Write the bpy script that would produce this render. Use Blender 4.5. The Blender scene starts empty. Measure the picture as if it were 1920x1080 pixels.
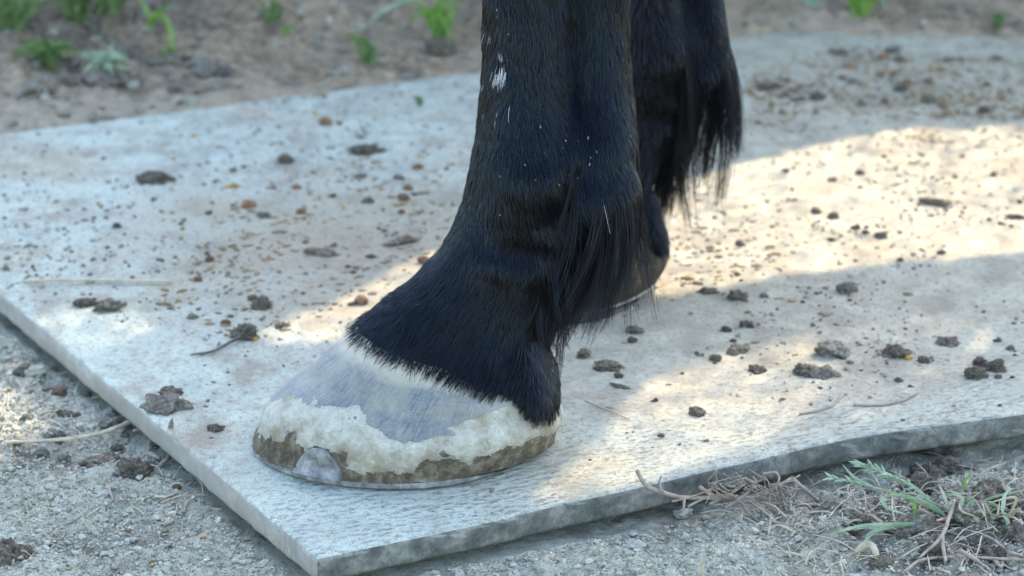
import bpy, bmesh, math, random
import numpy as np
from mathutils import Vector, Matrix, kdtree

# ------------------------------------------------------------------ camera, sky, sun, exposure
scene = bpy.context.scene
COL = scene.collection
PITCH = math.radians(20.0)
D0 = 1.7                       # metres from the lens to the middle of the mat
FPX = 5333.0                   # 100 mm lens on a 36 mm sensor, 1920 px wide
CAM = np.array([0, -D0 * math.cos(PITCH), D0 * math.sin(PITCH)])
cam_data = bpy.data.cameras.new('camera')
cam_data.lens = 100.0
cam_data.sensor_width = 36.0
cam_data.clip_start = 0.05
cam_data.clip_end = 500
cam_data.dof.use_dof = True
cam_data.dof.focus_distance = 1.405
cam_data.dof.aperture_fstop = 11.0
cam = bpy.data.objects.new('camera', cam_data)
cam.location = CAM
cam.rotation_euler = (math.pi / 2 - PITCH, 0, 0)
COL.objects.link(cam)
scene.camera = cam

SUN_EL = math.radians(40.0)
SUN_H = np.array([0.45, 0.893]); SUN_H /= np.linalg.norm(SUN_H)      # towards the sun, on the ground
SUN = np.array([SUN_H[0] * math.cos(SUN_EL), SUN_H[1] * math.cos(SUN_EL), math.sin(SUN_EL)])
world = bpy.data.worlds.new('World')
scene.world = world
world.use_nodes = True
wn = world.node_tree.nodes; wl = world.node_tree.links
wn.clear()
sky = wn.new('ShaderNodeTexSky'); sky.sky_type = 'NISHITA'; sky.sun_disc = False
sky.sun_elevation = SUN_EL
sky.sun_rotation = math.atan2(SUN_H[0], SUN_H[1])
sky.air_density = 1.0; sky.dust_density = 1.5; sky.ozone_density = 1.0
bg = wn.new('ShaderNodeBackground'); bg.inputs['Strength'].default_value = 0.15
wo = wn.new('ShaderNodeOutputWorld')
wl.new(sky.outputs['Color'], bg.inputs['Color']); wl.new(bg.outputs['Background'], wo.inputs['Surface'])
sun_data = bpy.data.lights.new('sun', 'SUN')
sun_data.energy = 2.4; sun_data.angle = math.radians(0.42); sun_data.color = (1.0, 0.82, 0.60)
sun = bpy.data.objects.new('sun', sun_data)
sun.rotation_euler = Vector(SUN).to_track_quat('Z', 'Y').to_euler()
sun.location = (2, 4, 4)
COL.objects.link(sun)
vs = scene.view_settings
vs.view_transform = 'Standard'; vs.look = 'None'; vs.gamma = 1.0; vs.use_curve_mapping = False
vs.exposure = 2.6
scene.cycles.max_bounces = 4
scene.cycles.use_adaptive_sampling = True
scene.cycles.adaptive_threshold = 0.025
scene.cycles.transparent_max_bounces = 8

# ------------------------------------------------------------------ helpers
rng = np.random.default_rng(7)
random.seed(7)
_F = np.array([0, math.cos(PITCH), -math.sin(PITCH)]); _U = np.array([0, math.sin(PITCH), math.cos(PITCH)])
def _ray(x, y): return _F * FPX + np.array([1.0, 0, 0]) * (x - 960) - _U * (y - 540)
def gp(x, y, z=0.0):
    """point of the ground plane (height z) seen at photo pixel x, y"""
    r = _ray(x, y); return CAM + r * ((z - CAM[2]) / r[2])
def vp(x, y, Y):
    """point of the upright plane at depth Y seen at photo pixel x, y"""
    r = _ray(x, y); return CAM + r * ((Y - CAM[1]) / r[1])

_P = np.random.default_rng(3).permutation(256); _P = np.concatenate([_P, _P, _P])
_G = np.random.default_rng(4).normal(size=(256, 3)); _G /= np.linalg.norm(_G, axis=1)[:, None]
def perlin(p):
    p = np.asarray(p, float); i = np.floor(p).astype(int); f = p - i; i &= 255
    u = f * f * f * (f * (f * 6 - 15) + 10)
    def gr(a, b, c):
        h = _P[_P[_P[(i[:, 0] + a) & 255] + ((i[:, 1] + b) & 255)] + ((i[:, 2] + c) & 255)] & 255
        return np.einsum('ij,ij->i', _G[h], f - np.array([a, b, c]))
    l = lambda a, b, t: a + (b - a) * t
    x0 = l(l(gr(0,0,0), gr(1,0,0), u[:,0]), l(gr(0,1,0), gr(1,1,0), u[:,0]), u[:,1])
    x1 = l(l(gr(0,0,1), gr(1,0,1), u[:,0]), l(gr(0,1,1), gr(1,1,1), u[:,0]), u[:,1])
    return l(x0, x1, u[:, 2])
def fbm(p, scale=1.0, octaves=4, gain=0.5, seed=0):
    p = np.asarray(p, float) * scale + seed * 17.31; a = 1.0; s = np.zeros(len(p))
    for _ in range(octaves):
        s += a * perlin(p); p = p * 2.03 + 5.1; a *= gain
    return s
def sstep(a, b, x):
    t = np.clip((x - a) / (b - a), 0, 1); return t * t * (3 - 2 * t)

def mesh_np(name, verts, faces, mat=None, smooth=True):
    """mesh from arrays; faces is an (n,3) or (n,4) integer array"""
    me = bpy.data.meshes.new(name)
    verts = np.asarray(verts, np.float32); faces = np.asarray(faces, np.int32)
    n, k = faces.shape
    me.vertices.add(len(verts)); me.vertices.foreach_set('co', verts.ravel())
    me.loops.add(n * k); me.loops.foreach_set('vertex_index', faces.ravel())
    me.polygons.add(n); me.polygons.foreach_set('loop_start', np.arange(0, n * k, k, dtype=np.int32))
    me.polygons.foreach_set('loop_total', np.full(n, k, np.int32))
    me.polygons.foreach_set('use_smooth', np.full(n, smooth))
    me.update(calc_edges=True); me.validate()
    if mat: me.materials.append(mat)
    return me
def obj(name, me, parent=None, loc=None, rot=None, scale=None):
    o = bpy.data.objects.new(name, me); COL.objects.link(o)
    if parent is not None: o.parent = parent
    if loc is not None: o.location = Vector(loc)
    if rot is not None: o.rotation_euler = rot
    if scale is not None: o.scale = scale if hasattr(scale, '__len__') else (scale,) * 3
    return o
def tag(o, label=None, cat=None, group=None, kind=None):
    if label: o['label'] = label
    if cat: o['category'] = cat
    if group: o['group'] = group
    if kind: o['kind'] = kind
    return o
def empty(name, loc=(0, 0, 0)):
    o = bpy.data.objects.new(name, None); o.empty_display_size = 0.02; o.location = Vector(loc); COL.objects.link(o); return o
def grid_faces(nu, nv, wrap_u=False):
    i, j = np.meshgrid(np.arange(nu if wrap_u else nu - 1), np.arange(nv - 1), indexing='ij')
    i2 = (i + 1) % nu
    return np.stack([i * nv + j, i2 * nv + j, i2 * nv + j + 1, i * nv + j + 1], -1).reshape(-1, 4)
def tube(points, radii, n=7, close=True):
    """tube along points -> verts, quads"""
    P = np.asarray(points, float); R = np.asarray(radii, float) * np.ones(len(P))
    T = np.gradient(P, axis=0); T /= np.linalg.norm(T, axis=1)[:, None] + 1e-12
    up = np.array([0, 0, 1.0]) if abs(T[0][2]) < 0.9 else np.array([1.0, 0, 0])
    V = []
    for k in range(len(P)):
        a = np.cross(T[k], up); a /= np.linalg.norm(a) + 1e-12; b = np.cross(a, T[k])
        for q in range(n):
            t = 2 * math.pi * q / n
            V.append(P[k] + R[k] * (math.cos(t) * a + math.sin(t) * b))
    F = []
    for k in range(len(P) - 1):
        for q in range(n):
            F.append((k * n + q, k * n + (q + 1) % n, (k + 1) * n + (q + 1) % n, (k + 1) * n + q))
    V.append(P[0]); V.append(P[-1]); c0 = len(V) - 2; c1 = len(V) - 1; L = (len(P) - 1) * n
    for q in range(n):
        F.append((c0, (q + 1) % n, q, c0)); F.append((c1, L + q, L + (q + 1) % n, c1))
    return np.array(V), F
class MB:
    def __init__(s): s.v = []; s.f = []; s.n = 0
    def add(s, V, F):
        s.v.append(np.asarray(V, float)); s.f += [tuple(dict.fromkeys(i + s.n for i in f)) for f in F]; s.n += len(V)
    def mesh(s, name, mat, smooth=True):
        me = bpy.data.meshes.new(name); me.from_pydata(np.concatenate(s.v).tolist(), [], s.f)
        me.polygons.foreach_set('use_smooth', [smooth] * len(me.polygons)); me.materials.append(mat); me.update(); return me
def bezier(pts, n=12):
    """smooth Catmull-Rom run through pts"""
    P = [np.asarray(p, float) for p in pts]; P = [2 * P[0] - P[1]] + P + [2 * P[-1] - P[-2]]; out = []
    for i in range(1, len(P) - 2):
        for k in range(n):
            t = k / n; a, b, c, d = P[i-1:i+3]
            out.append(0.5 * ((2*b) + (c-a)*t + (2*a-5*b+4*c-d)*t*t + (3*b-3*c+d-a)*t**3))
    out.append(P[-2]); return np.array(out)
def blade(pts, width, fold=0.25, n=10, twist=0.0, side=None):
    """grass blade: folded strip along pts"""
    P = bezier(pts, n); m = len(P); T = np.gradient(P, axis=0); T /= np.linalg.norm(T, axis=1)[:, None] + 1e-12
    V = []; F = []
    for k in range(m):
        t = k / (m - 1); w = width * min(1.0, 0.55 + 1.6 * t) * (1 - t ** 3) + width * 0.03
        s = np.cross(T[k], [0, 0, 1.0]) if side is None else np.cross(T[k], side)
        s /= np.linalg.norm(s) + 1e-9
        up = np.cross(s, T[k]); a = twist * t
        s2 = s * math.cos(a) + up * math.sin(a); u2 = np.cross(s2, T[k])
        V += [P[k] - s2 * w / 2 + u2 * w * fold, P[k], P[k] + s2 * w / 2 + u2 * w * fold]
    for k in range(m - 1):
        F += [(3*k, 3*k+1, 3*k+4, 3*k+3), (3*k+1, 3*k+2, 3*k+5, 3*k+4)]
    return np.array(V), F

# ---- materials
class NT:
    def __init__(s, name):
        s.m = bpy.data.materials.new(name); s.m.use_nodes = True; s.t = s.m.node_tree; s.t.nodes.clear()
        s.out = s.t.nodes.new('ShaderNodeOutputMaterial')
    def n(s, typ, **kw):
        d = s.t.nodes.new(typ)
        for k, v in kw.items():
            if k.startswith('i_'):
                key = k[2:]
                key = int(key) if key.isdigit() else key.replace('_', ' ')
                inp = d.inputs[key]
                if isinstance(v, bpy.types.NodeSocket): s.t.links.new(v, inp)
                else: inp.default_value = v
            else: setattr(d, k, v)
        return d
    def coord(s, which='Object'): return s.n('ShaderNodeTexCoord').outputs[which]
    def noise(s, vec, scale, detail=6, rough=0.6, dist=0.0):
        return s.n('ShaderNodeTexNoise', i_Vector=vec, i_Scale=scale, i_Detail=detail, i_Roughness=rough, i_Distortion=dist).outputs['Fac']
    def ramp(s, fac, stops, interp='LINEAR'):
        r = s.n('ShaderNodeValToRGB', i_Fac=fac); r.color_ramp.interpolation = interp; e = r.color_ramp.elements
        while len(e) < len(stops): e.new(0.5)
        for x, (p, c) in zip(e, stops):
            x.position = p; x.color = (*c, 1) if hasattr(c, '__len__') else (c, c, c, 1)
        return r.outputs['Color']
    def mix(s, fac, a, b, mode='MIX'):
        d = s.n('ShaderNodeMix', data_type='RGBA', blend_type=mode)
        for i, v in ((0, fac), (6, a), (7, b)):
            if isinstance(v, bpy.types.NodeSocket): s.t.links.new(v, d.inputs[i])
            else: d.inputs[i].default_value = (*v, 1) if hasattr(v, '__len__') else v
        return d.outputs[2]
    def math(s, op, a, b=0.0, clamp=False):
        d = s.n('ShaderNodeMath', operation=op, use_clamp=clamp)
        for i, v in ((0, a), (1, b)):
            if isinstance(v, bpy.types.NodeSocket): s.t.links.new(v, d.inputs[i])
            else: d.inputs[i].default_value = v
        return d.outputs[0]
    def mapping(s, vec, scale=(1,1,1), rot=(0,0,0), loc=(0,0,0)):
        return s.n('ShaderNodeMapping', i_Vector=vec, i_Scale=scale, i_Rotation=rot, i_Location=loc).outputs[0]
    def bump(s, h, strength=0.5, dist=0.001, normal=None):
        d = s.n('ShaderNodeBump', i_Height=h, i_Strength=strength, i_Distance=dist)
        if normal is not None: s.t.links.new(normal, d.inputs['Normal'])
        return d.outputs[0]
    def principled(s, color, rough=0.9, normal=None, spec=0.3, **kw):
        d = s.n('ShaderNodeBsdfPrincipled')
        for k, v in (('Base Color', color), ('Roughness', rough), ('Specular IOR Level', spec), ('Normal', normal), *kw.items()):
            if v is None: continue
            if isinstance(v, bpy.types.NodeSocket): s.t.links.new(v, d.inputs[k])
            else: d.inputs[k].default_value = (*v, 1) if hasattr(v, '__len__') and len(v) == 3 else v
        s.t.links.new(d.outputs[0], s.out.inputs['Surface']); return s.m

def mat_soil():
    t = NT('soil'); c = t.coord()
    n1 = t.noise(c, 9, 3); n2 = t.noise(c, 90, 5, 0.7); n3 = t.noise(c, 700, 2, 0.7)
    grey = t.ramp(n2, [(0.25, (0.22, 0.20, 0.14)), (0.5, (0.42, 0.405, 0.30)), (0.75, (0.55, 0.53, 0.41))])
    brown = t.ramp(n2, [(0.25, (0.13, 0.09, 0.048)), (0.5, (0.30, 0.218, 0.13)), (0.75, (0.46, 0.35, 0.22))])
    sep = t.n('ShaderNodeSeparateXYZ', i_Vector=c)
    # the bank behind the mat is browner loam, the yard in front grey grit
    y = t.math('ADD', sep.outputs['Y'], t.math('MULTIPLY', n1, 0.25))
    f = t.n('ShaderNodeMapRange', i_Value=y, i_1=0.25, i_2=0.6).outputs[0]
    col = t.mix(f, grey, brown)
    spot = t.ramp(n1, [(0.45, 0.0), (0.62, 1.0)])
    col = t.mix(t.math('MULTIPLY', spot, 0.45), col, (0.42, 0.325, 0.215))
    dark = t.ramp(t.noise(t.mapping(c, loc=(3, 1, 0)), 22, 5), [(0.52, 0.0), (0.66, 1.0)])
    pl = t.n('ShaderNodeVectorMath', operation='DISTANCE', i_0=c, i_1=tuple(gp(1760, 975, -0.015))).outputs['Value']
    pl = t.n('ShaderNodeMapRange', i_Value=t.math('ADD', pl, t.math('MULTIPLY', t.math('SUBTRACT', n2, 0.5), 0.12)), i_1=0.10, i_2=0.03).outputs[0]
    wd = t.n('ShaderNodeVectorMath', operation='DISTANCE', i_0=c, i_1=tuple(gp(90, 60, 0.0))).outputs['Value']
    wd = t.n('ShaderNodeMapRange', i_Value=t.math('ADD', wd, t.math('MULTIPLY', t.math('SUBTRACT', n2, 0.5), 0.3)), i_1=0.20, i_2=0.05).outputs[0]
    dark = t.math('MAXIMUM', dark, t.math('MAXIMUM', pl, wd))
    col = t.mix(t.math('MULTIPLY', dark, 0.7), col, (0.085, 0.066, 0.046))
    col = t.mix(t.ramp(n3, [(0.3, 0.35), (0.6, 0.0)]), col, (0.07, 0.06, 0.05))
    h = t.math('ADD', t.math('MULTIPLY', n2, 1.0), t.math('MULTIPLY', n3, 0.4))
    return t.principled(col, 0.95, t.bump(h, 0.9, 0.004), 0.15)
def mat_stone():
    t = NT('dusty_stone'); c = t.coord()
    a = t.n('ShaderNodeAttribute', attribute_name='shade').outputs['Fac']
    col = t.ramp(a, [(0.0, (0.11, 0.09, 0.065)), (0.3, (0.33, 0.305, 0.22)), (0.7, (0.49, 0.475, 0.365)), (0.93, (0.60, 0.585, 0.47)), (1.0, (0.38, 0.24, 0.12))])
    n = t.noise(c, 500, 2, 0.7)
    col = t.mix(t.ramp(n, [(0.35, 0.5), (0.6, 0.0)]), col, (0.19, 0.17, 0.135))
    return t.principled(col, 0.92, t.bump(n, 0.7, 0.0012), 0.2)
def mat_rubber():
    t = NT('dusty_rubber'); c = t.coord()
    m = t.mapping(c, rot=(0, 0, -math.radians(26)))
    warp = t.n('ShaderNodeTexNoise', i_Vector=m, i_Scale=60.0, i_Detail=3.0).outputs['Color']
    w = t.n('ShaderNodeVectorMath', operation='SCALE', i_0=warp); w.inputs['Scale'].default_value = 0.006
    mw = t.n('ShaderNodeVectorMath', operation='ADD', i_0=m, i_1=w.outputs[0]).outputs[0]
    ms = t.mapping(mw, scale=(0.85, 1.25, 0.2))
    def scales(vec): return t.n('ShaderNodeTexVoronoi', voronoi_dimensions='2D', feature='F1', i_Vector=vec, i_Scale=180.0).outputs['Distance']
    f0 = scales(ms); f1 = scales(t.mapping(ms, loc=(0.0002, 0.0011, 0)))
    groove = t.ramp(t.math('SUBTRACT', f1, f0), [(0.06, 0.0), (0.20, 1.0)])
    v2 = f0
    n1 = t.noise(c, 7, 4, 0.65); n2 = t.noise(c, 45, 4, 0.65); n3 = t.noise(c, 800, 2, 0.7); n4 = t.noise(t.mapping(c, loc=(9, 2, 0)), 16, 5, 0.7)
    # the moulded pattern is filled with dust over most of the mat and open near the front edge
    clean = t.ramp(n4, [(0.42, 0.15), (0.60, 1.0)])
    sep = t.n('ShaderNodeSeparateXYZ', i_Vector=c)
    q = t.math('ADD', t.math('MULTIPLY', sep.outputs['X'], -0.438), t.math('MULTIPLY', sep.outputs['Y'], 0.899))
    q = t.math('ADD', q, t.math('MULTIPLY', t.math('SUBTRACT', n1, 0.5), 0.25))
    front = t.n('ShaderNodeMapRange', i_Value=q, i_1=-0.13, i_2=-0.28).outputs[0]
    front = t.math('MAXIMUM', front, t.math('MULTIPLY', clean, 0.12))
    dust = t.ramp(n2, [(0.25, (0.38, 0.395, 0.31)), (0.55, (0.46, 0.48, 0.375)), (0.8, (0.53, 0.55, 0.43))])
    bare = t.mix(0.45, dust, (0.18, 0.215, 0.21))
    col = t.mix(t.ramp(n4, [(0.50, 0.0), (0.68, 0.8)]), dust, bare)
    # trodden-in tan soil, thickest where the horse stands and to the right
    tx = t.n('ShaderNodeMapRange', i_Value=t.math('ADD', sep.outputs['X'], t.math('MULTIPLY', t.math('SUBTRACT', n1, 0.5), 0.9)), i_1=-0.17, i_2=0.10).outputs[0]
    tan = t.math('MULTIPLY', tx, t.math('SUBTRACT', 1.0, t.math('MULTIPLY', front, 0.45)))
    tan = t.math('MAXIMUM', t.math('MULTIPLY', tan, 0.8), t.ramp(n1, [(0.52, 0.0), (0.64, 0.7)]))
    scuff = t.n('ShaderNodeVectorMath', operation='DISTANCE', i_0=c, i_1=(-0.10, 0.07, 0.0)).outputs['Value']
    scuff = t.n('ShaderNodeMapRange', i_Value=t.math('ADD', scuff, t.math('MULTIPLY', t.math('SUBTRACT', n4, 0.5), 0.35)), i_1=0.20, i_2=0.05).outputs[0]
    tan = t.math('MAXIMUM', tan, t.math('MULTIPLY', scuff, 0.85))
    soil = t.ramp(n2, [(0.3, (0.30, 0.24, 0.15)), (0.7, (0.455, 0.39, 0.258))])
    col = t.mix(tan, col, soil)
    dirt = t.ramp(t.noise(t.mapping(c, loc=(1.3, 4, 0), scale=(1, 0.8, 1)), 24, 6, 0.75), [(0.46, 0.0), (0.64, 0.75)])
    dirt = t.math('MULTIPLY', dirt, t.math('SUBTRACT', 1.0, t.math('MULTIPLY', front, 0.8)))
    dirt = t.math('MAXIMUM', dirt, t.math('MULTIPLY', scuff, t.ramp(n2, [(0.42, 0.0), (0.6, 0.7)])))
    col = t.mix(dirt, col, (0.225, 0.18, 0.12))
    patch = t.ramp(t.noise(t.mapping(c, loc=(5, 8, 0)), 38, 4, 0.7), [(0.36, 0.08), (0.62, 1.0)])
    front = t.math('MULTIPLY', front, patch)
    gr = t.math('MULTIPLY', groove, t.math('MULTIPLY', front, 0.7))
    col = t.mix(gr, col, (0.13, 0.155, 0.18))
    spk = t.noise(t.mapping(c, loc=(2, 7, 0)), 260, 4, 0.75)
    col = t.mix(t.ramp(spk, [(0.34, 0.75), (0.47, 0.0)]), col, (0.15, 0.125, 0.09))
    col = t.mix(t.ramp(n3, [(0.32, 0.5), (0.55, 0.0)]), col, (0.17, 0.15, 0.12))
    # cut sides: grey brown dried splash over rubber
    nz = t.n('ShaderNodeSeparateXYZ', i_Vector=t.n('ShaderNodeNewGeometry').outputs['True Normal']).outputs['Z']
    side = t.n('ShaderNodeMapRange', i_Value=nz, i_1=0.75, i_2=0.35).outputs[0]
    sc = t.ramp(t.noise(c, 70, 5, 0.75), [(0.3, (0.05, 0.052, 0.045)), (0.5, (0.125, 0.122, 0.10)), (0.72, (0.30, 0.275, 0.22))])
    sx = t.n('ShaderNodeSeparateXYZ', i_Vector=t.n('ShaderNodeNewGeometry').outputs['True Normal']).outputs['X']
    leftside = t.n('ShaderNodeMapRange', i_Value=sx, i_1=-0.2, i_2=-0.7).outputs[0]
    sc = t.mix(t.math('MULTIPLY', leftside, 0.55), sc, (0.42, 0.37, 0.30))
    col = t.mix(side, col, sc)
    h = t.math('SUBTRACT', t.math('ADD', t.math('MULTIPLY', n3, 0.25), t.math('MULTIPLY', n2, 0.6)), t.math('MULTIPLY', groove, t.math('MULTIPLY', front, 0.9)))
    h = t.math('SUBTRACT', h, t.math('MULTIPLY', v2, t.math('MULTIPLY', front, 0.7)))
    return t.principled(col, 0.85, t.bump(h, 0.8, 0.0016), 0.25)
def mat_clod(name, dark, mid, light, rough=0.95, scale=250):
    t = NT(name); c = t.coord()
    r = t.n('ShaderNodeObjectInfo').outputs['Random']
    n = t.noise(t.n('ShaderNodeVectorMath', operation='ADD', i_0=c, i_1=r).outputs[0], scale, 6, 0.7)
    col = t.ramp(n, [(0.3, dark), (0.52, mid), (0.72, light)])
    hsv = t.n('ShaderNodeHueSaturation', i_Color=col, i_Value=t.n('ShaderNodeMapRange', i_Value=r, i_3=0.7, i_4=1.3).outputs[0])
    return t.principled(hsv.outputs[0], rough, t.bump(n, 0.8, 0.002), 0.2)
def mat_leaf(name, a, b, rough=0.55, trans=0.35):
    t = NT(name); c = t.coord()
    n = t.noise(c, 120, 4); r = t.n('ShaderNodeObjectInfo').outputs['Random']
    col = t.mix(t.ramp(n, [(0.35, 0.0), (0.65, 1.0)]), a, b)
    d = t.n('ShaderNodeBsdfPrincipled', i_Base_Color=col, i_Roughness=rough)
    tr = t.n('ShaderNodeBsdfTranslucent', i_Color=col)
    mx = t.n('ShaderNodeMixShader', i_0=trans, i_1=d.outputs[0], i_2=tr.outputs[0])
    t.t.links.new(mx.outputs[0], t.out.inputs['Surface']); return t.m
def mat_straw(name, a, b, rough=0.7):
    t = NT(name); n = t.noise(t.coord(), 220, 5, 0.7)
    return t.principled(t.ramp(n, [(0.3, a), (0.7, b)]), rough, t.bump(n, 0.5, 0.0005), 0.3)
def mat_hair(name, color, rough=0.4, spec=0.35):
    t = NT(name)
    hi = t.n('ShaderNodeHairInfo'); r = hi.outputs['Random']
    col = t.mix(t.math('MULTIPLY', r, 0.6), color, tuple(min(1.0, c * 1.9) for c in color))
    return t.principled(col, t.n('ShaderNodeMapRange', i_Value=r, i_3=rough * 0.75, i_4=rough * 1.3).outputs[0], None, spec, **{'Specular Tint': (0.66, 0.83, 1.0, 1.0)} if color[0] < 0.1 else {})  # blue sky reflection on black hair is put into the sheen colour

M = dict(
    soil=mat_soil(), stone=mat_stone(), rubber=mat_rubber(),
    clod=mat_clod('dry_manure', (0.030, 0.022, 0.014), (0.135, 0.11, 0.074), (0.34, 0.295, 0.225), scale=9),
    earth=mat_clod('crumbly_earth', (0.05, 0.04, 0.026), (0.18, 0.155, 0.115), (0.38, 0.345, 0.27), scale=9),
    reddish=mat_clod('reddish_pellet', (0.08, 0.038, 0.018), (0.19, 0.105, 0.052), (0.31, 0.20, 0.11), 0.7, 5),
    grain=mat_clod('yellow_grain', (0.28, 0.13, 0.02), (0.40, 0.22, 0.045), (0.5, 0.34, 0.13), 0.5, 4),
    chaff=mat_clod('pale_chaff', (0.13, 0.08, 0.035), (0.27, 0.19, 0.095), (0.42, 0.33, 0.20), 0.8, 5),
    straw=mat_straw('dry_straw', (0.30, 0.24, 0.15), (0.52, 0.45, 0.32)),
    root=mat_straw('dry_root', (0.16, 0.12, 0.085), (0.36, 0.29, 0.22)),
    twig=mat_straw('dark_twig', (0.05, 0.04, 0.03), (0.15, 0.12, 0.10)),
    green=mat_leaf('fresh_grass', (0.11, 0.25, 0.035), (0.24, 0.36, 0.07)),
    palegreen=mat_leaf('dusty_grass', (0.20, 0.30, 0.17), (0.36, 0.42, 0.28), 0.7, 0.25),
    weed=mat_leaf('weed_leaf', (0.07, 0.13, 0.035), (0.19, 0.26, 0.09)),
    shade_screen=mat_leaf('screen_leaf', (0.035, 0.08, 0.02), (0.06, 0.12, 0.03), 0.5, 0.0),
    bark=mat_straw('bark', (0.05, 0.04, 0.03), (0.13, 0.10, 0.08)),
)

# ------------------------------------------------------------------ setting: ground
C0 = gp(595, 1045)[:2]
E1 = gp(1920, 775)[:2] - C0; E1 /= np.linalg.norm(E1)
E2 = gp(0, 548)[:2] - C0; E2 /= np.linalg.norm(E2)
MAT_A, MAT_B, MAT_T = 1.5, 0.74, 0.0145
_inv = np.linalg.inv(np.stack([E1, E2], 1))
def mat_ab(xy): return (np.asarray(xy) - C0) @ _inv.T
def mat_warp(a, b):
    """plan shift of the front edge and lift of the warped mat"""
    db = 0.5 * np.interp(a, (0, .06, .118, .18, .244, .278, .303, .342, .371, .406, .5), (0, .002, .007, .010, .012, .016, .018, .014, .008, 0, 0)) * np.exp(-np.maximum(b, 0) / 0.05)
    z = 0.0022 * np.exp(-((a - 0.275) / 0.10) ** 2) * np.exp(-np.maximum(b, 0) / 0.05)
    return db, z
def poly_dist_inside(pts, poly):
    """boolean: points (n,2) inside polygon"""
    x, y = pts[:, 0], pts[:, 1]; ins = np.zeros(len(pts), bool); p = np.asarray(poly); q = np.roll(p, 1, 0)
    for (x1, y1), (x2, y2) in zip(p, q):
        c = ((y1 > y) != (y2 > y)) & (x < (x2 - x1) * (y - y1) / (y2 - y1 + 1e-15) + x1); ins ^= c
    return ins
_berm = np.array([gp(x, y)[:2] for x, y in ((1180, 60), (1330, 64), (1400, 68), (1480, 66), (1600, 75), (1760, 78), (1920, 85), (2100, 92))])
def ground_h(xy):
    xy = np.asarray(xy, float); p3 = np.column_stack([xy, np.zeros(len(xy))])
    ab = mat_ab(xy); a, b = ab[:, 0], ab[:, 1]
    n = fbm(p3, 14, 4, seed=1); nf = fbm(p3, 70, 4, 0.6, seed=2); nn = fbm(p3, 4, 3, seed=3)
    z = -0.0185 + 0.004 * n + 0.0036 * nf + 0.0022 * fbm(p3, 190, 2, 0.6, seed=4)
    # hollow under the lifted front edge, clods around the plant at lower right
    z -= 0.008 * np.exp(-((a - 0.36) / 0.12) ** 2 - (b / 0.025) ** 2)
    pr = gp(1740, 985, -0.015)[:2]; d = np.linalg.norm((xy - pr) * np.array([0.8, 1.0]), axis=1)
    z += 0.007 * np.exp(-(d / 0.05) ** 2) * (1 + 1.2 * nf)
    # beyond the far edge
    far = sstep(MAT_B - 0.004, MAT_B + 0.012, b); zf = 0.002 + 0.007 * n + 0.005 * nf
    bank = sstep(MAT_B + 0.02, MAT_B + 0.30, b)
    left = sstep(0.35, -0.05, a)
    zf = zf + bank * (0.020 + 0.045 * left + 0.018 * n + 0.006 * nf + 0.02 * nn)
    z = z * (1 - far) + zf * far
    # under the mat the ground is pressed flat
    m = np.minimum(np.minimum(a + 0.0, MAT_A - a), np.minimum(b + 0.0, MAT_B - b))
    ins = sstep(-0.006, 0.004, m)
    z = z * (1 - ins) + np.minimum(z, -0.021) * ins
    # earth washed over the far right corner of the mat
    yb = np.interp(xy[:, 0], _berm[:, 0], _berm[:, 1], left=5) + 0.012 * n + 0.006 * nf
    ov = sstep(-0.012, 0.03, xy[:, 1] - yb) * sstep(_berm[0, 0], _berm[1, 0], xy[:, 0]) * sstep(2.2, 1.2, xy[:, 0])
    zo = 0.004 + 0.006 * n + 0.008 * nf + 0.05 * sstep(0.0, 0.25, xy[:, 1] - yb) * (0.6 + n)
    z = z * (1 - ov) + np.maximum(zo, 0.0015) * ov
    ov = sstep(-0.004, 0.012, b - (MAT_B - 0.008 + 0.016 * nn + 0.012 * n)) * sstep(MAT_B + .03, MAT_B, b) * sstep(0.62, 0.5, a)
    z = z * (1 - ov) + np.maximum(0.0012 + 0.002 * nf + 0.002 * n, 0.0006) * ov
    fade = sstep(1.5, 4.0, np.linalg.norm(xy, axis=1))
    return z * (1 - fade) + (-0.01 + 0.05 * fbm(p3, 0.6, 2, seed=8)) * fade
def axis(lo, hi, step, far):
    core = np.arange(lo, hi, step); out = [hi]; s = step
    while out[-1] < far: s *= 1.22; out.append(out[-1] + s)
    neg = [lo]; s = step
    while neg[-1] > -far: s *= 1.22; neg.append(neg[-1] - s)
    return np.concatenate([neg[:0:-1], core, out])
gx = axis(-0.46, 0.52, 0.0022, 80); gy = axis(-0.50, 1.0, 0.0022, 80)
X, Y = np.meshgrid(gx, gy, indexing='ij'); gxy = np.column_stack([X.ravel(), Y.ravel()])
gz = ground_h(gxy)
gm = mesh_np('ground', np.column_stack([gxy, gz]), grid_faces(len(gx), len(gy)), M['soil'])
tag(obj('ground', gm), kind='structure')

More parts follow.
